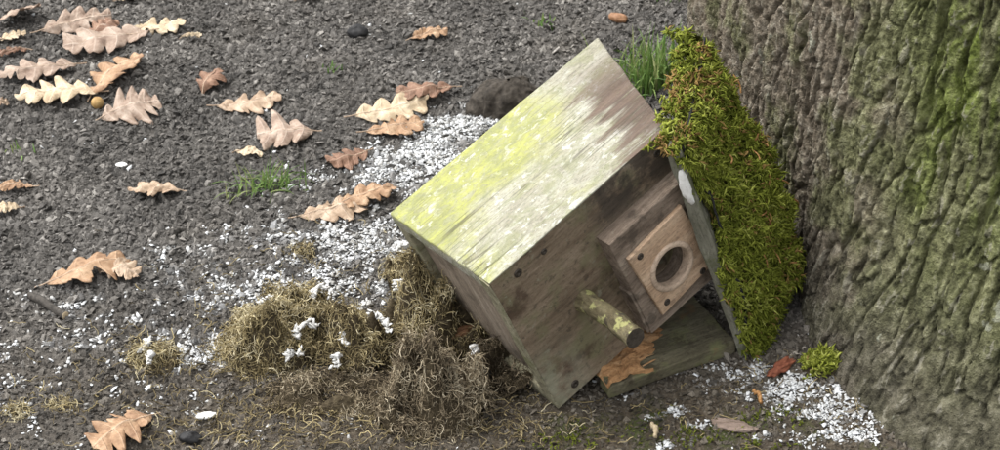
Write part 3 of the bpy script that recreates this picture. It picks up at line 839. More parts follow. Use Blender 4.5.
# ------------------------------------------------------------------ broken board under the box
def board():
    a = np.array([*ground_pt(609, 402), 0]); b = np.array([*ground_pt(735, 357), 0])
    x = b - a; L = np.linalg.norm(x); x /= L
    y = np.array([-x[1], x[0], 0])
    tilt = .05
    y = y * math.cos(tilt) + np.array([0, 0, math.sin(tilt)])
    zz = np.cross(x, y)
    mt = Matrix.Identity(4)
    o0 = a + np.array([0, 0, .35])
    for i in range(3):
        mt[i][0], mt[i][1], mt[i][2], mt[i][3] = x[i], y[i], zz[i], o0[i] * CM
    e = empty('loose_board', mat=mt)
    tag(e, 'broken board with torn orange end lying under the box and its roof', 'board')
    V, F = rounded_box((0, 0, 0), (L, 9.0, 1.25), .4, .14)
    # ragged left end
    k = smooth(1.2, 0, V[:, 0])
    V[:, 0] += k * (.5 * fbm(P3(V[:, 1] / .8, V[:, 2] / .8), 3, 81) + .15)
    V = wear(V, .09, 1.2, 83, (4, 1, 1))
    mesh_obj('plank', V, F, MAT['board'], e)
    # torn layer
    g1, g2 = np.meshgrid(np.linspace(0, 1, 46), np.linspace(0, 1, 26), indexing='ij')
    s, t = g1.ravel(), g2.ravel()
    xl = -.12 + .2 * fbm(P3(t * 6, t * 0), 3, 85); xr = 6.4 + 2.2 * fbm(P3(t * 4, t * 0 + 3), 3, 86) + 2.2 * t
    yy = .05 + .75 * np.clip(fbm(P3(s * 6, s * 0 + 9), 3, 87) + .3, 0, 1) * smooth(.1, .5, s) + t * 7.5
    xx = xl + s * (xr - xl)
    ed = smooth(0, .06, s) * smooth(1, .55, s) * smooth(-.05, .06, t) * smooth(1, .9, t)
    z = 1.06 + ed * (.5 + 1.15 * fbm(P3(xx / 2.2, yy / .9), 4, 88))
    idx = np.arange(g1.size).reshape(g1.shape)
    F = np.stack([idx[:-1, :-1], idx[1:, :-1], idx[1:, 1:], idx[:-1, 1:]], -1).reshape(-1, 4)
    q = mesh_obj('torn_wood', np.stack([xx, yy, z], 1), F, MAT['torn'], e, smooth_=False)
    q['label'] = 'torn orange brown wood at the broken end'
    n = 26
    x0 = rng.uniform(.1, 4.5, n); y0 = rng.uniform(.2, 5, n)
    L_ = np.stack([np.stack([x0 - .2, y0, np.full(n, 1.3)], 1), np.stack([x0 + .8, y0 + .05, np.full(n, 1.48)], 1), np.stack([x0 + rng.uniform(1.1, 2.0, n), y0 + .1, rng.uniform(1.3, 1.5, n)], 1)], 1)
    V, F, T = tubes(L_, np.array([[.10, .12, .02]]) * rng.uniform(.5, 1.1, (n, 1)), 4)
    mesh_obj('splinters', V, F, MAT['torn'], e)
board()

# ------------------------------------------------------------------ nest spilled from the box
def clump_fibres(cx, cy, rx, ry, hz, n, rng, tone0=.5, hole=None, ang=0.0, seg=6, ln=(.4, 1.7), rad=.028, curl=.9):
    """tangled fibres over a low lumpy heap"""
    a = rng.uniform(0, 6.283, n); q = np.sqrt(rng.uniform(0, 1, n)) * 1.02
    x, y = q * np.cos(a), q * np.sin(a)
    c, s = math.cos(ang), math.sin(ang)
    wx_, wy_ = cx + x * rx * c - y * ry * s, cy + x * rx * s + y * ry * c
    e = .25
    def H(ax, ay):
        lx = ((ax - cx) * c + (ay - cy) * s) / rx; ly = (-(ax - cx) * s + (ay - cy) * c) / ry
        return gh(ax, ay) + heap_h(lx, ly, ax, ay, hz, hole)
    h0 = H(wx_, wy_)
    nr = np.stack([-(H(wx_ + e, wy_) - h0) / e, -(H(wx_, wy_ + e) - h0) / e, np.ones(n)], 1)
    nr /= np.linalg.norm(nr, axis=1, keepdims=True)
    p = np.stack([wx_, wy_, h0], 1) + nr * (rng.normal(.08, .16, n))[:, None]
    d = rng.normal(size=(n, 3)); d -= nr * ((d * nr).sum(1) * .8)[:, None]; d /= np.linalg.norm(d, axis=1, keepdims=True)
    ax = nr * rng.normal(0, 1, (n, 1)) + rng.normal(0, .45, (n, 3)); ax /= np.linalg.norm(ax, axis=1, keepdims=True)
    tu = np.abs(rng.normal(0, curl, n)) * .7
    st = (rng.uniform(*ln, n) / seg)[:, None]
    pts = [p]
    for k in range(seg - 1):
        p = p + d * st
        lo = H(p[:, 0], p[:, 1]) - .15
        p = p + np.array([0, 0, 1.0]) * np.clip(lo - p[:, 2], 0, .5)[:, None]
        pts.append(p)
        d = d + np.cross(ax, d) * tu[:, None] + rng.normal(0, .25, (n, 3)) - nr * .06
        d /= np.linalg.norm(d, axis=1, keepdims=True)
    Lp = np.stack(pts, 1)
    R_ = np.full((n, seg), rad) * rng.uniform(.5, 1.6, (n, 1)); R_[:, -1] *= .3
    tn = np.clip(rng.normal(tone0, .24, n) + .75 * fbm(Lp[:, 0] / 1.5, 3, 91) + .06, 0, 1)
    return Lp, R_, tn

BUMP = np.random.default_rng(5)
BX, BY, BR, BHt = BUMP.uniform(-.95, .95, 40), BUMP.uniform(-.95, .95, 40), BUMP.uniform(.18, .42, 40), BUMP.uniform(.35, 1.15, 40)
def heap_h(x, y, wx_, wy_, hz, hole=None):
    d = np.hypot(x, y) * (1 + .3 * fbm(P3(wx_ / 2.6, wy_ / 2.6), 2, 97))
    env = np.sqrt(np.clip(1 - d * d, 0, 1))
    k = int(abs(hz * 37)) % 20
    h = np.zeros_like(x)
    for a, b, r_, q in zip(BX[k:k + 20], BY[k:k + 20], BR[k:k + 20], BHt[k:k + 20]):
        h = np.maximum(h, q * np.sqrt(np.clip(1 - ((x - a) ** 2 + (y - b) ** 2) / r_ ** 2, 0, 1)))
    h = hz * env * (.38 + .62 * h) * (1 + .75 * fbm(P3(wx_ / 1.5, wy_ / 1.5), 3, 95)) - .15
    if hole:
        for (ux, uy, hr, hd) in hole:
            h = h - hd * np.exp(-(((x - ux) ** 2 + (y - uy) ** 2) / hr ** 2) ** 1.5)
    return np.maximum(h, -.3)

def clump(name, px, py, rx, ry, hz, n, parent, tone0, hole=None, ang=0.0, fm='fibre', **kw):
    cx, cy = ground_pt(px, py)
    r_, th_ = np.meshgrid(np.linspace(0, 1, 22), np.linspace(0, 2 * math.pi, 49)[:-1], indexing='ij')
    x, y = (r_ * np.cos(th_)).ravel(), (r_ * np.sin(th_)).ravel()
    c, s = math.cos(ang), math.sin(ang)
    wx_, wy_ = cx + x * rx * c - y * ry * s, cy + x * rx * s + y * ry * c
    V = np.stack([wx_, wy_, gh(wx_, wy_) + heap_h(x, y, wx_, wy_, hz * .9, hole) - .1 + .25 * fbm(P3(wx_ / .5, wy_ / .5), 2, 99)], 1)
    idx = np.arange(x.size).reshape(22, 48); nx = np.roll(idx, -1, 1)
    F = np.stack([idx[:-1], idx[1:], nx[1:], nx[:-1]], -1).reshape(-1, 4)
    Lp, R_, tn = clump_fibres(cx, cy, rx, ry, hz, n, rng, tone0, hole, ang, **kw)
    o = mesh_obj(name, V, F, MAT['nest_bed'], parent)
    V, F, T = tubes(Lp, R_, 3, tn)
    f = mesh_obj('fibres', V, F, MAT[fm], o, tone=T)
    f['kind'] = 'stuff'
    return o

nest = empty('bird_nest', (*ground_pt(420, 370), 0))
def under(o):
    o.matrix_parent_inverse = nest.matrix_world.inverted()
    return o
bpy.context.view_layer.update()
for a in [('nest_clump', 432, 414, 4.5, 3.5, 8.0, 4600, .50, [(-.42, -.30, .30, 3.4), (-.75, .1, .3, 1.6)], .1, 'fibre_brown'),
          ('nest_clump', 442, 335, 5.0, 4.0, 8.2, 4300, .46, [(.75, -.1, .3, 1.5), (-.5, .4, .25, 2.0)], .2, 'fibre'),
          ('nest_clump', 358, 348, 4.0, 3.2, 4.6, 2300, .46, [(.1, .2, .3, 2.0), (-.6, -.3, .2, 1.2)], .0, 'fibre'),
          ('nest_clump', 272, 350, 4.6, 3.4, 5.6, 3400, .60, [(.2, .1, .22, 1.5)], .15, 'fibre'),
          ('nest_clump', 297, 320, 2.9, 2.3, 4.2, 1300, .56, None, .0, 'fibre'),
          ('nest_clump', 408, 278, 2.0, 2.4, 3.8, 700, .60, None, .0, 'fibre'),
          ('nest_clump', 500, 372, 3.8, 3.4, 3.8, 1300, .34, [(.1, -.3, .4, 2.2)], .3, 'fibre_brown'),
          ('nest_clump', 340, 396, 6.5, 3.0, 1.6, 1700, .40, [(0, 0, .3, .8)], .0, 'fibre_brown')]:
    under(clump(a[0], *a[1:7], nest, *a[7:]))
tag(nest, 'heap of brown moss and fibre nest spilled from the open end of the box', 'nest')

def ribbon(px, py, ln, ang, wd, z, mat, name, parent=None, bend=1.2, curl=.6):
    cx, cy = ground_pt(px, py)
    k = 14
    t = np.linspace(-.5, .5, k); aa = ang + bend * t + .4 * np.sin(t * 9)
    x = np.cumsum(np.cos(aa)) * ln / k; y = np.cumsum(np.sin(aa)) * ln / k
    x -= x.mean(); y -= y.mean()
    zz = z + curl * np.sin((t + .5) * 3.1) + .12 * np.sin(t * 23)
    wv = wd * (1 - (2 * np.abs(t)) ** 3 * .7) * (1 + .35 * np.sin(t * 31 + px))
    nx_, ny_ = -np.sin(aa), np.cos(aa)
    rows = []
    for q, dz in ((-1, -.08), (-.5, .05), (.5, .08), (1, -.05)):
        rows.append(np.stack([cx + x + nx_ * wv * q, cy + y + ny_ * wv * q, zz + dz * 2], 1))
    V = np.stack(rows, 1).reshape(-1, 3)
    idx = np.arange(k * 4).reshape(k, 4)
    F = np.stack([idx[:-1, :-1], idx[1:, :-1], idx[1:, 1:], idx[:-1, 1:]], -1).reshape(-1, 4)
    V[:, 2] += gh(np.array([cx]), np.array([cy]))[0]
    o = mesh_obj(name, V, F, mat, parent)
    sm = o.modifiers.new('thick', 'SOLIDIFY'); sm.thickness = .0012; sm.offset = 0
    return o
def shred(px_, py_, ln, an, z_, parent, n=10):
    """a torn wisp of white down"""
    cx, cy = ground_pt(px_, py_); zb = float(gh(cx, cy)[0]) + z_
    n = int(16 * ln)
    t = rng.uniform(-.5, .5, n); bend = rng.normal(0, .9)
    pos_ = np.stack([cx + np.cos(an + bend * t) * t * ln, cy + np.sin(an + bend * t) * t * ln, zb + .3 * np.cos(t * 3)], 1) + rng.normal(0, .13, (n, 3))
    V, F = crumbs(pos_, rng.uniform(.06, .2, n), rng, flat=.6, elong=2.6, jit=.35)
    o = mesh_obj('feather', V, F, MAT['feather'], parent)
    o.matrix_parent_inverse = parent.matrix_world.inverted()
    return o
for (px_, py_, ln, an, wd, z_) in ((322, 316, 2.6, .2, .35, 2.9), (305, 352, 2.4, .7, .35, 2.7), (348, 358, 1.5, 1.2, .32, 2.6), (383, 354, 2.6, -.8, .32, 3.9), (338, 374, 1.7, 1.5, .28, 1.8), (366, 322, 1.7, 1.0, .4, 2.3), (268, 332, 1.2, .8, .3, 3.0), (424, 334, 1.1, .4, .25, 4.6), (475, 380, .9, 1.4, .3, 3.0), (396, 300, 1.8, 1.2, .25, 2.2), (405, 270, 1.4, .3, .3, 2.8), (292, 372, 1.4, .6, .3, 1.8)):
    shred(px_, py_, ln, an, z_, nest)

# loose nest fibres strewn over the soil in front
def loose(n, blobs, rng):
    x, y = scatter(n, -50, 30, -9, 30)
    d = blob_density(x, y, blobs)
    k = rng.random(len(x)) < d
    x, y = x[k], y[k]; n = len(x)
    dr = rng.uniform(0, 6.28, n); tu = rng.normal(0, .28, n); L = rng.uniform(.5, 2.2, n)
    pts = []
    for j in range(6):
        pts.append(np.stack([x, y, gh(x, y) + .38 + .14 * np.sin(j * 1.3 + dr * 5)], 1))
        x = x + np.cos(dr) * L / 6; y = y + np.sin(dr) * L / 6; dr = dr + tu + rng.normal(0, .3, n)
    return np.stack(pts, 1), np.full((n, 6), .032) * rng.uniform(.5, 1.5, (n, 1)), np.clip(rng.normal(.4, .25, n), 0, 1)
Lp, R_, tn = loose(22000, [(300, 420, 12, 4, 0, .6), (480, 425, 8, 3, 0, .55), (200, 360, 8, 4, 0, .25), (120, 400, 14, 6, 0, .10), (330, 300, 8, 6, 0, .2), (640, 425, 8, 2.5, 0, .10), (780, 400, 6, 3, 0, .12), (350, 350, 12, 8, 0, .4)], rng)
V, F, T = tubes(Lp, R_, 3, tn)
tag(mesh_obj('loose_fibres', V, F, MAT['fibre'], tone=T), 'thin tan nest fibres strewn over the soil around the nest', 'fibres', kind='stuff')

for px_, py_, rx, ry, hz, n, tn0, lab in ((155, 362, 2.2, 1.9, 1.5, 420, .66, 'small tan nest scrap with a white shred, left of the nest heap'),
                                          (20, 416, 1.1, .8, .6, 130, .75, 'tiny yellowish nest scrap near the bottom left edge of the photo'),
                                          (303, 256, 1.0, .9, .8, 130, .72, 'tiny tan tuft of fibre amid the white residue above the nest'),
                                          (62, 407, 1.3, .8, .5, 110, .55, 'thin brown nest scrap left of the bottom orange leaf')):
    cx, cy = ground_pt(px_, py_)
    o = empty('nest_scrap', (cx, cy, 0)); bpy.context.view_layer.update()
    q = clump('clump', px_, py_, rx, ry, hz, n, o, tn0, ln=(.7, 1.8)); q.matrix_parent_inverse = o.matrix_world.inverted()
    tag(o, lab, 'nest scrap', 'scraps of nest lying on the soil')
    if px_ == 155:
        for dx, dy, an in ((-6, -2, 1.3), (-3, 10, 1.7)):
            shred(px_ + dx, py_ + dy, 1.6, an, 1.3, o)

# ------------------------------------------------------------------ moss tuft at the tree foot and ground moss
def tuft_moss(px_, py_, rx, ry, hz, n, lab, tone_shift=0.0):
    cx, cy = ground_pt(px_, py_)
    o = empty('moss_tuft', (cx, cy, 0))
    def hf(x, y):
        return gh(x + cx, y + cy) + hz * np.sqrt(np.clip(1 - (x / rx) ** 2 - (y / ry) ** 2, 0, 1))
    a = rng.uniform(0, 6.28, n); q = np.sqrt(rng.random(n))
    Lp, R_, tn = moss_shoots(n, np.stack([q * np.cos(a) * rx, q * np.sin(a) * ry], 1), hf, np.array([0, 0, .8]), rng, (.4, .9))
    V, F, T = tubes(Lp, R_, 3, np.clip(tn + tone_shift, 0, 1))
    mesh_obj('moss', V, F, MAT['moss'], o, tone=T)
    r_, th_ = np.meshgrid(np.linspace(0, 1, 10), np.linspace(0, 2 * math.pi, 25)[:-1], indexing='ij')
    x, y = (r_ * np.cos(th_)).ravel() * rx, (r_ * np.sin(th_)).ravel() * ry
    idx = np.arange(240).reshape(10, 24); nx = np.roll(idx, -1, 1)
    mesh_obj('root_mat', wear(np.stack([x, y, hf(x, y) - .1], 1), .25, .8, 3), np.stack([idx[:-1], idx[1:], nx[1:], nx[:-1]], -1).reshape(-1, 4), MAT['nest_bed'], o)
    tag(o, lab, 'moss')
    return o
tuft_moss(822, 376, 1.7, 1.2, 1.1, 170, 'small fallen tuft of yellow moss and brown bark at the foot of the trunk', .12)

# thin green ground moss in the foreground
x, y = scatter(26000, -8, 34, -9, 8)
d = blob_density(x, y, [(575, 440, 2.6, 1.6, 0, .9), (770, 425, 3.0, 1.3, 0, .6), (690, 436, 4, 1.3, 0, .4), (730, 445, 4, 1.5, 0, .6), (620, 425, 3, 1.5, 0, .3), (560, 25, 1, 1, 0, 0)])
k = rng.random(len(x)) < d * .5 * smooth(-.25, .35, fbm(P3(x / 1.2, y / 1.2), 3, 44))
x, y = x[k], y[k]
Lp, R_, tn = moss_shoots(len(x), np.stack([x, y], 1), lambda a, b: gh(a, b) + .15, np.array([0, 0, .6]), rng, (.2, .45), per=4, rad=.045)
V, F, T = tubes(Lp, R_, 3, np.clip(tn * .75 - .08, 0, 1))
tag(mesh_obj('ground_moss', V, F, MAT['moss'], tone=T), 'thin film of green moss on the soil in front of the box', 'moss', kind='stuff')

# ------------------------------------------------------------------ oak leaves
def leaf_mat(name, c_dark, c_mid, c_light):
    M = Mat(name, .62, .3)
    v = M.attr('vein'); n = M.noise(70, 5, .6); n2 = M.noise(420, 3, .6)
    c = M.ramp(n, [(.3, c_dark), (.5, c_mid), (.72, c_light)])
    c = M.mix(M.rng(n2, .5, .7, 0, .35), c, M.mix(1.0, c, (.5, .4, .33), 'MULTIPLY'))
    c = M.mix(M.rng(M.noise(180, 4, .7), .58, .70, 0, .6), c, M.mix(1.0, c, (.45, .36, .28), 'MULTIPLY'))
    c = M.mix(M.math('MULTIPLY', v, .55), c, tuple(min(1, q * 1.25 + .06) for q in c_light))
    tr = M.N.new('ShaderNodeBsdfTranslucent'); M.put(tr.inputs[0], c)
    ms = M.N.new('ShaderNodeMixShader'); ms.inputs[0].default_value = .15
    m_ = M.done(c, M.math('ADD', n2, M.math('MULTIPLY', v, 1.5)), .0008, .7)
    M.link(M.b.outputs[0], ms.inputs[1]); M.link(tr.outputs[0], ms.inputs[2]); M.link(ms.outputs[0], M.N['Material Output'].inputs[0])
    return m_
LM = dict(
    tan=leaf_mat('tan_leaf', (.23, .15, .095), (.40, .29, .20), (.56, .44, .33)),
    pink=leaf_mat('pinkish_brown_leaf', (.20, .135, .098), (.35, .26, .20), (.50, .405, .33)),
    pale=leaf_mat('pale_straw_leaf', (.36, .27, .17), (.54, .43, .29), (.68, .58, .43)),
    orange=leaf_mat('orange_brown_leaf', (.20, .11, .06), (.37, .23, .135), (.53, .37, .24)),
    brown=leaf_mat('dark_brown_leaf', (.12, .065, .04), (.23, .13, .085), (.35, .22, .15)))

def oak_leaf(base, tip, width, col, label, lift=.5, arch=.8, fold=0.0, roll=0.0, lobes=4.4, seed=0, name='oak_leaf', z0=.35, curl_tip=.3):
    """base and tip: where the leaf's two ends lie; width as share of the length"""
    b = np.array(ground_pt(*base)); t_ = np.array(ground_pt(*tip))
    L = np.linalg.norm(t_ - b); yaw = math.atan2(*(t_ - b)[::-1])
    r = np.random.default_rng(seed + 100)
    T = np.linspace(0, 1, 90); Sg = np.linspace(-1, 1, 17)
    TT, SS = np.meshgrid(T, Sg, indexing='ij')
    W0 = width * 1.8 * L / 2
    tear = r.uniform(.25, .85); tw = r.uniform(.02, .06) * (r.random() < .6); tside = r.choice((-1, 1))
    halves = []
    for side in (-1, 1):
        ph = r.uniform(-.08, .08); lob = lobes + r.uniform(-.4, .4)
        env = np.clip(np.sin(math.pi * np.clip(T, 0, 1) ** .78), 0, 1) ** .62 * (.55 + .5 * T)
        wob = np.abs(np.cos(math.pi * (lob * (T ** .95) + ph + .42)))
        ww_ = W0 * env * (.34 + .68 * wob ** .6) * (1 + .22 * noise(P3(T * 6, T * 0), seed + side + 3) + .10 * noise(P3(T * 22, T * 0), seed + side + 9)) + .012
        if side == tside and tw: ww_ = ww_ * (1 - .7 * np.exp(-((T - tear) / tw) ** 2))
        halves.append((ww_, lob, ph))
    wl = np.where(SS < 0, halves[0][0][:, None], halves[1][0][:, None])
    lobn = np.where(SS < 0, halves[0][1], halves[1][1]); phn = np.where(SS < 0, halves[0][2], halves[1][2])
    a = np.abs(SS)
    x = L * TT + a ** 1.5 * wl * .28 - L * .03
    y = SS * wl
    rel = y / (W0 + 1e-6)
    pucker = np.cos(2 * math.pi * (lobn * TT ** .95 + phn + .42))
    z = lift * np.sin(math.pi * TT) * .9
    z += .5 * arch * (.55 - rel ** 2)
    z += .10 * pucker * a * (W0 / 2.0) + fold * np.abs(rel) * W0
    z += curl_tip * TT ** 3 * L * .2 + .42 * fbm(np.stack([TT.ravel() * 5, rel.ravel() * 2.5, np.full(TT.size, seed * 1.7)], 1), 3, seed).reshape(TT.shape)
    y = y * (1 - .12 * abs(arch))
    y = y + L * .06 * math.sin(seed * 1.3) * np.sin(math.pi * TT)
    # roll about the long axis
    c, s = math.cos(roll), math.sin(roll)
    y, z = y * c - z * s, y * s + z * c
    z -= np.percentile(z, 3)
    c, s = math.cos(yaw), math.sin(yaw)
    g0 = float(gh(*((b + t_) / 2))[0])
    o = empty(name, (b[0], b[1], g0 + z0))
    V = np.stack([(x * c - y * s).ravel(), (x * s + y * c).ravel(), z.ravel()], 1)
    dv = np.abs(np.mod(lobn * TT ** .95 + phn + .42 + .5, 1) - .5)
    vein = np.maximum(np.exp(-(np.abs(SS) * wl / .07) ** 2), .7 * np.exp(-(dv / .03) ** 2) * (a < .93))
    idx = np.arange(TT.size).reshape(TT.shape)
    F = np.stack([idx[:-1, :-1], idx[1:, :-1], idx[1:, 1:], idx[:-1, 1:]], -1).reshape(-1, 4)
    bl = mesh_obj('blade', V, F, LM[col], o, attrs={'vein': vein.ravel()})
    md = bl.modifiers.new('thick', 'SOLIDIFY'); md.thickness = .0003; md.offset = 0
    mid = V.reshape(TT.shape + (3,))[:, 8]
    d0 = mid[0] - mid[3]; d0 /= np.linalg.norm(d0) + 1e-9
    st = np.concatenate([[mid[0] + d0 * min(1.1, L * .16) + np.array([0, 0, .1])], [mid[0] + d0 * .4], mid[0:84:8]])
    rad = np.concatenate([[.07, .06], np.linspace(.055, .02, len(st) - 2)])
    Vs, Fs, _ = tubes(st[None] + np.array([0, 0, .015]), rad[None], 5)
    mesh_obj('stalk', Vs, Fs, LM['tan'], o, attrs={'vein': np.ones(len(Vs)) * .4})
    tag(o, label, 'leaf', 'fallen oak leaves on the soil')
    return o

LEAVES = [
    ((3, 30), (42, 18), .75, 'pink', 'pinkish curled leaf tilted up at the top left corner', dict(arch=.5, roll=-.5)),
    ((-4, 44), (27, 36), .45, 'pale', 'small yellowish leaf at the left edge below the curled pink leaf', dict(arch=.4)),
    ((43, 33), (114, 20), .42, 'pink', 'long pinkish brown leaf edge-on near the top left', dict(arch=1.3, roll=.35)),
    ((90, 40), (119, 27), .6, 'brown', 'small dark pinkish leaf tucked under the long edge-on leaf', dict(arch=.8)),
    ((129, 31), (188, 25), .42, 'pale', 'pale straw leaf lying flat near the top, rightmost of the top left cluster', dict(arch=.7)),
    ((181, 38), (203, 38), .22, 'pale', 'thin pale leaf sliver right below the pale straw leaf', dict(arch=.2)),
    ((147, 38), (62, 56), .50, 'pink', 'large pinkish tan leaf below the long edge-on leaf', dict(arch=.8)),
    ((28, 55), (-2, 61), .35, 'brown', 'dark brown leaf sliver at the left edge under the yellowish leaf', dict(arch=.5)),
    ((75, 71), (-4, 86), .38, 'pink', 'long pinkish leaf reaching the left edge above the large pale leaf', dict(arch=.8)),
    ((96, 97), (14, 108), .50, 'pale', 'large pale tan leaf just left of the round gall', dict(arch=1.0)),
    ((95, 98), (143, 62), .55, 'orange', 'curled orange brown leaf standing behind the round gall', dict(arch=1.0, roll=-.3, lift=1.0)),
    ((103, 120), (160, 106), .80, 'pink', 'broad pinkish leaf just right of the round gall', dict(arch=1.2, roll=.2)),
    ((-8, 111), (11, 109), .45, 'tan', 'tip of a tan leaf at the left edge below the large pale leaf', dict(arch=.4)),
    ((203, 92), (218, 74), .75, 'brown', 'small crumpled dark brown leaf alone right of the top left cluster', dict(arch=1.5, lobes=2.5)),
    ((219, 108), (283, 100), .52, 'tan', 'tan leaf with rounded lobes beside the crumpled dark leaf', dict(arch=1.0)),
    ((312, 138), (256, 142), .85, 'pink', 'flat pinkish star-shaped leaf above the small grass tuft', dict(arch=.4, lobes=3.2)),
    ((412, 42), (449, 37), .48, 'orange', 'small orange pink leaf alone near the top middle', dict(arch=.8)),
    ((33, 188), (-3, 192), .38, 'orange', 'brown leaf sliver at the left edge at mid height', dict(arch=.8)),
    ((20, 209), (-6, 214), .55, 'pale', 'pale leaf tip at the left edge below the brown sliver', dict(arch=.5)),
    ((179, 196), (128, 199), .60, 'tan', 'light tan three-lobed leaf alone above the large orange tan leaf', dict(arch=1.1, roll=.2, lobes=3.2)),
    ((50, 287), (134, 266), .45, 'orange', 'large orange tan curled leaf at mid left above the twig', dict(arch=1.4, lift=1.2)),
    ((100, 276), (141, 284), .60, 'tan', 'tan leaf overlapping the right end of the large orange tan leaf', dict(arch=1.2, lift=.8)),
    ((302, 222), (372, 208), .42, 'tan', 'tan leaf with rounded lobes left of the box corner', dict(arch=1.0)),
    ((340, 214), (398, 199), .45, 'orange', 'pale orange leaf touching the upper left corner of the box', dict(arch=1.0, z0=.7)),
    ((367, 157), (329, 171), .62, 'brown', 'dull brown leaf beside the white residue', dict(arch=1.0)),
    ((357, 122), (430, 106), .42, 'pale', 'pale pinkish leaf with deep lobes along the upper end of the white residue', dict(arch=1.0, roll=.2)),
    ((452, 96), (394, 104), .42, 'brown', 'brown leaf lying behind the pale deep-lobed leaf', dict(arch=.8, z0=.7)),
    ((368, 138), (426, 129), .48, 'orange', 'bright orange brown leaf on the white residue', dict(arch=1.0)),
    ((150, 418), (92, 452), .65, 'orange', 'orange tan leaf cut by the bottom edge of the photo', dict(arch=1.0, curl_tip=.1)),
    ((237, 157), (264, 162), .35, 'pale', 'small yellowish white leaf flake above the small grass tuft', dict(arch=.3, lobes=1.5)),
    ((118, 2), (145, -2), .45, 'pale', 'pale leaf cut by the top edge of the photo at left', dict(arch=.5)),
    ((298, 1), (322, -3), .50, 'orange', 'orange leaf cut by the top edge of the photo', dict(arch=.6)),
]
for k, (b, t, wd, c, lab, kw) in enumerate(LEAVES):
    oak_leaf(b, t, wd, c, lab, seed=k * 3 + 1, **kw)

# ------------------------------------------------------------------ small things on the soil
def lump(name, px_, py_, size, mat, lab, cat, seed, rough=.25, zup=.5, yaw=0.0, flat=1.0, cap=None):
    cx, cy = ground_pt(px_, py_)
    n1, n2 = 18, 28
    A, B = np.meshgrid(np.linspace(0.02, math.pi - .02, n1), np.linspace(0, 2 * math.pi, n2 + 1)[:-1], indexing='ij')
    V = np.stack([np.sin(A) * np.cos(B), np.sin(A) * np.sin(B), np.cos(A)], -1).reshape(-1, 3)
    V = V * (1 + rough * fbm(V * 1.6 + seed, 4, seed))[:, None] * np.array(size)
    c, s = math.cos(yaw), math.sin(yaw)
    V = np.stack([V[:, 0] * c - V[:, 1] * s, V[:, 0] * s + V[:, 1] * c, V[:, 2]], 1)
    idx = np.arange(n1 * n2).reshape(n1, n2); nx = np.roll(idx, -1, 1)
    F = np.stack([idx[:-1], idx[1:], nx[1:], nx[:-1]], -1).reshape(-1, 4)
    o = mesh_obj(name, V, F, mat)
    o.location = (cx * CM, cy * CM, (float(gh(cx, cy)[0]) + size[2] * zup) * CM)
    tag(o, lab, cat)
    return o
lump('oak_gall', 98, 107, (.62, .62, .62), MAT['gall'], 'round tan oak gall among the leaves at top left', 'gall', 2, .06, .95)
lump('black_stone', 358, 35, (1.0, .8, .75), MAT['black'], 'small black stone alone on the soil at the top middle', 'stone', 5, .3)
lump('brown_husk', 618, 28, (1.0, .55, .5), MAT['nut'], 'brown nut husk on the soil above the bright grass tuft', 'husk', 6, .25, .7, -.4)
lump('dark_stone', 190, 438, (.85, .6, .5), MAT['black'], 'dark stone near the bottom edge right of the orange leaf', 'stone', 7, .35)
lump('dark_stone', 483, 385, (.7, .6, .6), MAT['black'], 'black stone between the nest and the lower end of the box', 'stone', 8, .35, 2.2)
lump('shell_flake', 122, 168, (.55, .35, .16), MAT['shell'], 'small white oval flake on the soil at left', 'flake', 9, .15, 1.5)
lump('shell_flake', 205, 414, (.8, .4, .22), MAT['shell'], 'white flake at lower left below the nest scrap', 'flake', 10, .45, 1.4, .3)
lump('bark_piece', 472, 345, (1.6, .5, .6), MAT['nut'], 'brown bark piece stuck in the nest under the box', 'bark', 11, .9, 4.2, .5)
lump('red_leaf_scrap', 781, 374, (1.3, .5, .35), MAT['redleaf'], 'red brown leaf scrap between the roof moss and the yellow moss tuft', 'scrap', 12, .9, .8, .7)
lump('wood_chip', 735, 430, (1.7, .65, .22), MAT['chip'], 'flat pinkish wood chip on the mossy soil in front of the roof', 'wood chip', 13, .6, 1.0, -.25)

def root_knob():
    cx, cy = ground_pt(508, 108)
    n1, n2 = 26, 90
    A, B = np.meshgrid(np.linspace(.02, 1.75, n1), np.linspace(0, 2 * math.pi, n2 + 1)[:-1], indexing='ij')
    h = np.cos(A); q = np.sin(np.clip(A, 0, math.pi / 2)) ** .8
    V = np.stack([q * np.cos(B) * 3.4, q * np.sin(B) * 2.2, h * 2.7], -1).reshape(-1, 3)
    rib = .26 * np.abs(np.sin(B.ravel() * 5 + 2 * noise(V * .8, 3))) + .2 * fbm(V / 1.1, 4, 5)
    V[:, :2] *= (1 + rib * .7)[:, None]; V[:, 2] *= 1 + .35 * fbm(V / 1.6 + 9, 3, 8)
    idx = np.arange(n1 * n2).reshape(n1, n2); nx = np.roll(idx, -1, 1)
    o = mesh_obj('root_knob', V, np.stack([idx[:-1], idx[1:], nx[1:], nx[:-1]], -1).reshape(-1, 4), MAT['root'])
    o.location = (cx * CM, cy * CM, float(gh(cx, cy)[0]) * CM)
    tag(o, 'dark ribbed knob of root poking out of the soil behind the box', 'root')
root_knob()

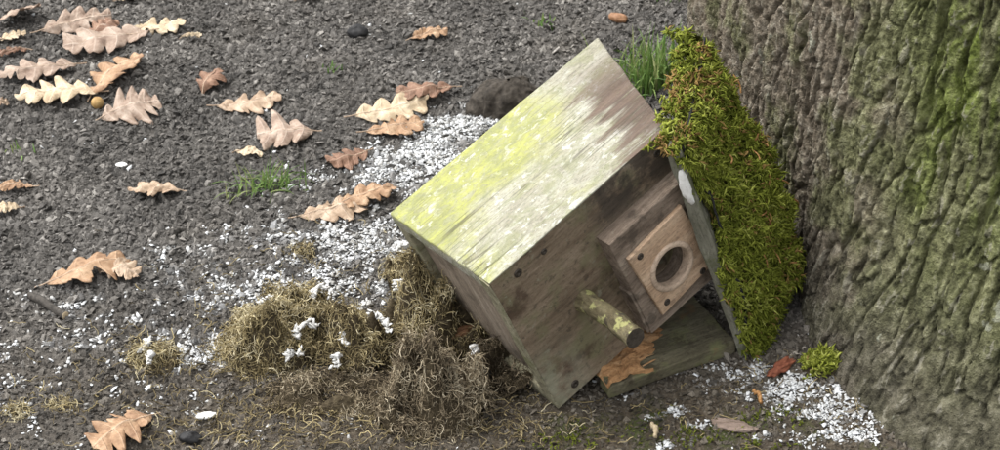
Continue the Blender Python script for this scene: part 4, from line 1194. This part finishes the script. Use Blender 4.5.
def twig():
    a = np.array(ground_pt(30, 299)); b = np.array(ground_pt(66, 320))
    o = empty('twig', (a[0], a[1], float(gh(*a)[0])))
    K = 14
    t = np.linspace(0, 1, K)
    d = b - a
    pts = np.stack([d[0] * t, d[1] * t, .45 + .12 * np.sin(t * 5) + .15 * t], 1)
    V, F, _ = tubes(pts[None], (.36 + .07 * noise(P3(t * 5, t * 0), 4))[None], 12)
    mesh_obj('stem', wear(V, .06, .4, 4), F, MAT['twig'], o)
    e = V.reshape(K, 12, 3)[-1]; c = e.mean(0); dr = np.array([*d, 0]) / np.linalg.norm(d)
    Ve = np.concatenate([e, c + (e - c) * .92 + dr * .05, c + (e - c) * .05 + dr * .06]); k = np.arange(12)
    Fe = np.concatenate([np.stack([k + j * 12, np.roll(k, -1) + j * 12, np.roll(k, -1) + (j + 1) * 12, k + (j + 1) * 12], 1) for j in range(2)])
    mesh_obj('cut_end', Ve, Fe, MAT['twig_end'], o)
    tag(o, 'short dark twig with pale cut end at lower left', 'twig')
twig()

for px_, py_, ln, an, wd, lab, mt in ((757, 405, 1.9, 1.9, .12, 'thin straw splinter on the soil in front of the roof', 'needle'), (654, 437, 1.9, 1.7, .16, 'pale straw splinter near the bottom edge in front of the broken board', 'twig_end')):
    o = ribbon(px_, py_, ln, an, wd, .5, MAT[mt], 'straw', bend=.3, curl=.25)
    tag(o, lab, 'straw')

# ------------------------------------------------------------------ grass tufts
def grass(px_, py_, spread, n, ln, lab, wd=.16, tone=.5, lean=.6, elong=1.0):
    cx, cy = ground_pt(px_, py_)
    x = rng.normal(0, spread, n) * elong; y = rng.normal(0, spread * .7, n)
    L = rng.uniform(.45, 1.0, n) * ln; az = rng.uniform(0, 6.28, n); le = np.abs(rng.normal(0, lean, n))
    K = 7
    t = np.linspace(0, 1, K)
    wid = wd * rng.uniform(.6, 1.2, n)
    th = le[:, None] * (.35 + 1.1 * t[None] ** 1.3)
    dx = np.sin(th); dz = np.cos(th)
    hx = np.concatenate([np.zeros((n, 1)), np.cumsum((dx[:, 1:] + dx[:, :-1]) / 2, 1)], 1) * (L / (K - 1))[:, None]
    hz = np.concatenate([np.zeros((n, 1)), np.cumsum((dz[:, 1:] + dz[:, :-1]) / 2, 1)], 1) * (L / (K - 1))[:, None]
    X_ = x[:, None] + hx * np.cos(az)[:, None]; Y_ = y[:, None] + hx * np.sin(az)[:, None]
    Z_ = (gh(cx + x, cy + y) - .1)[:, None] + np.maximum(hz, .3 * t[None])
    ta = az + rng.normal(1.57, .5, n)
    prof = np.array([.7, .95, 1, .92, .75, .45, .05])
    ex = np.cos(ta)[:, None] * wid[:, None] * prof; ey = np.sin(ta)[:, None] * wid[:, None] * prof
    V = np.stack([np.stack([X_ - ex, Y_ - ey, Z_ + .04], -1), np.stack([X_, Y_, Z_], -1), np.stack([X_ + ex, Y_ + ey, Z_ + .04], -1)], 2)
    idx = np.arange(n * K * 3).reshape(n, K, 3)
    F = np.stack([idx[:, :-1, :-1], idx[:, 1:, :-1], idx[:, 1:, 1:], idx[:, :-1, 1:]], -1).reshape(-1, 4)
    tn = np.clip(np.repeat(rng.normal(tone, .2, n), K * 3), 0, 1)
    o = empty('grass_tuft', (cx, cy, 0))
    mesh_obj('blades', V.reshape(-1, 3), F, MAT['grass'], o, tone=tn)['kind'] = 'stuff'
    tag(o, lab, 'grass', 'grass tufts on the soil')
grass(652, 92, 1.9, 190, 6.2, 'bright green grass tuft between the box and the trunk', .10, .64, .8)
grass(640, 100, 1.2, 40, 3.2, 'short grass tuft behind the upper edge of the box', .13, .4, .7)
grass(266, 192, 1.0, 80, 4.2, 'small grass tuft beside the white residue left of the box', .075, .66, 1.9, 1.4)
grass(236, 200, .6, 10, 3.4, 'few thin grass blades left of the small grass tuft', .08, .85, 1.2)
grass(543, 27, .7, 16, 1.5, 'tiny grass sprig on the soil above the box', .11, .45, .8)
grass(675, 7, 1.0, 26, 2.2, 'short grass tuft at the top edge beside the trunk', .14, .5, .8)
grass(333, 76, .6, 14, 1.3, 'tiny dull grass sprig between the two upper leaves', .10, .3, .8)
grass(18, 152, .5, 8, 1.5, 'tiny pale grass sprig near the left edge', .08, .8, 1.0)
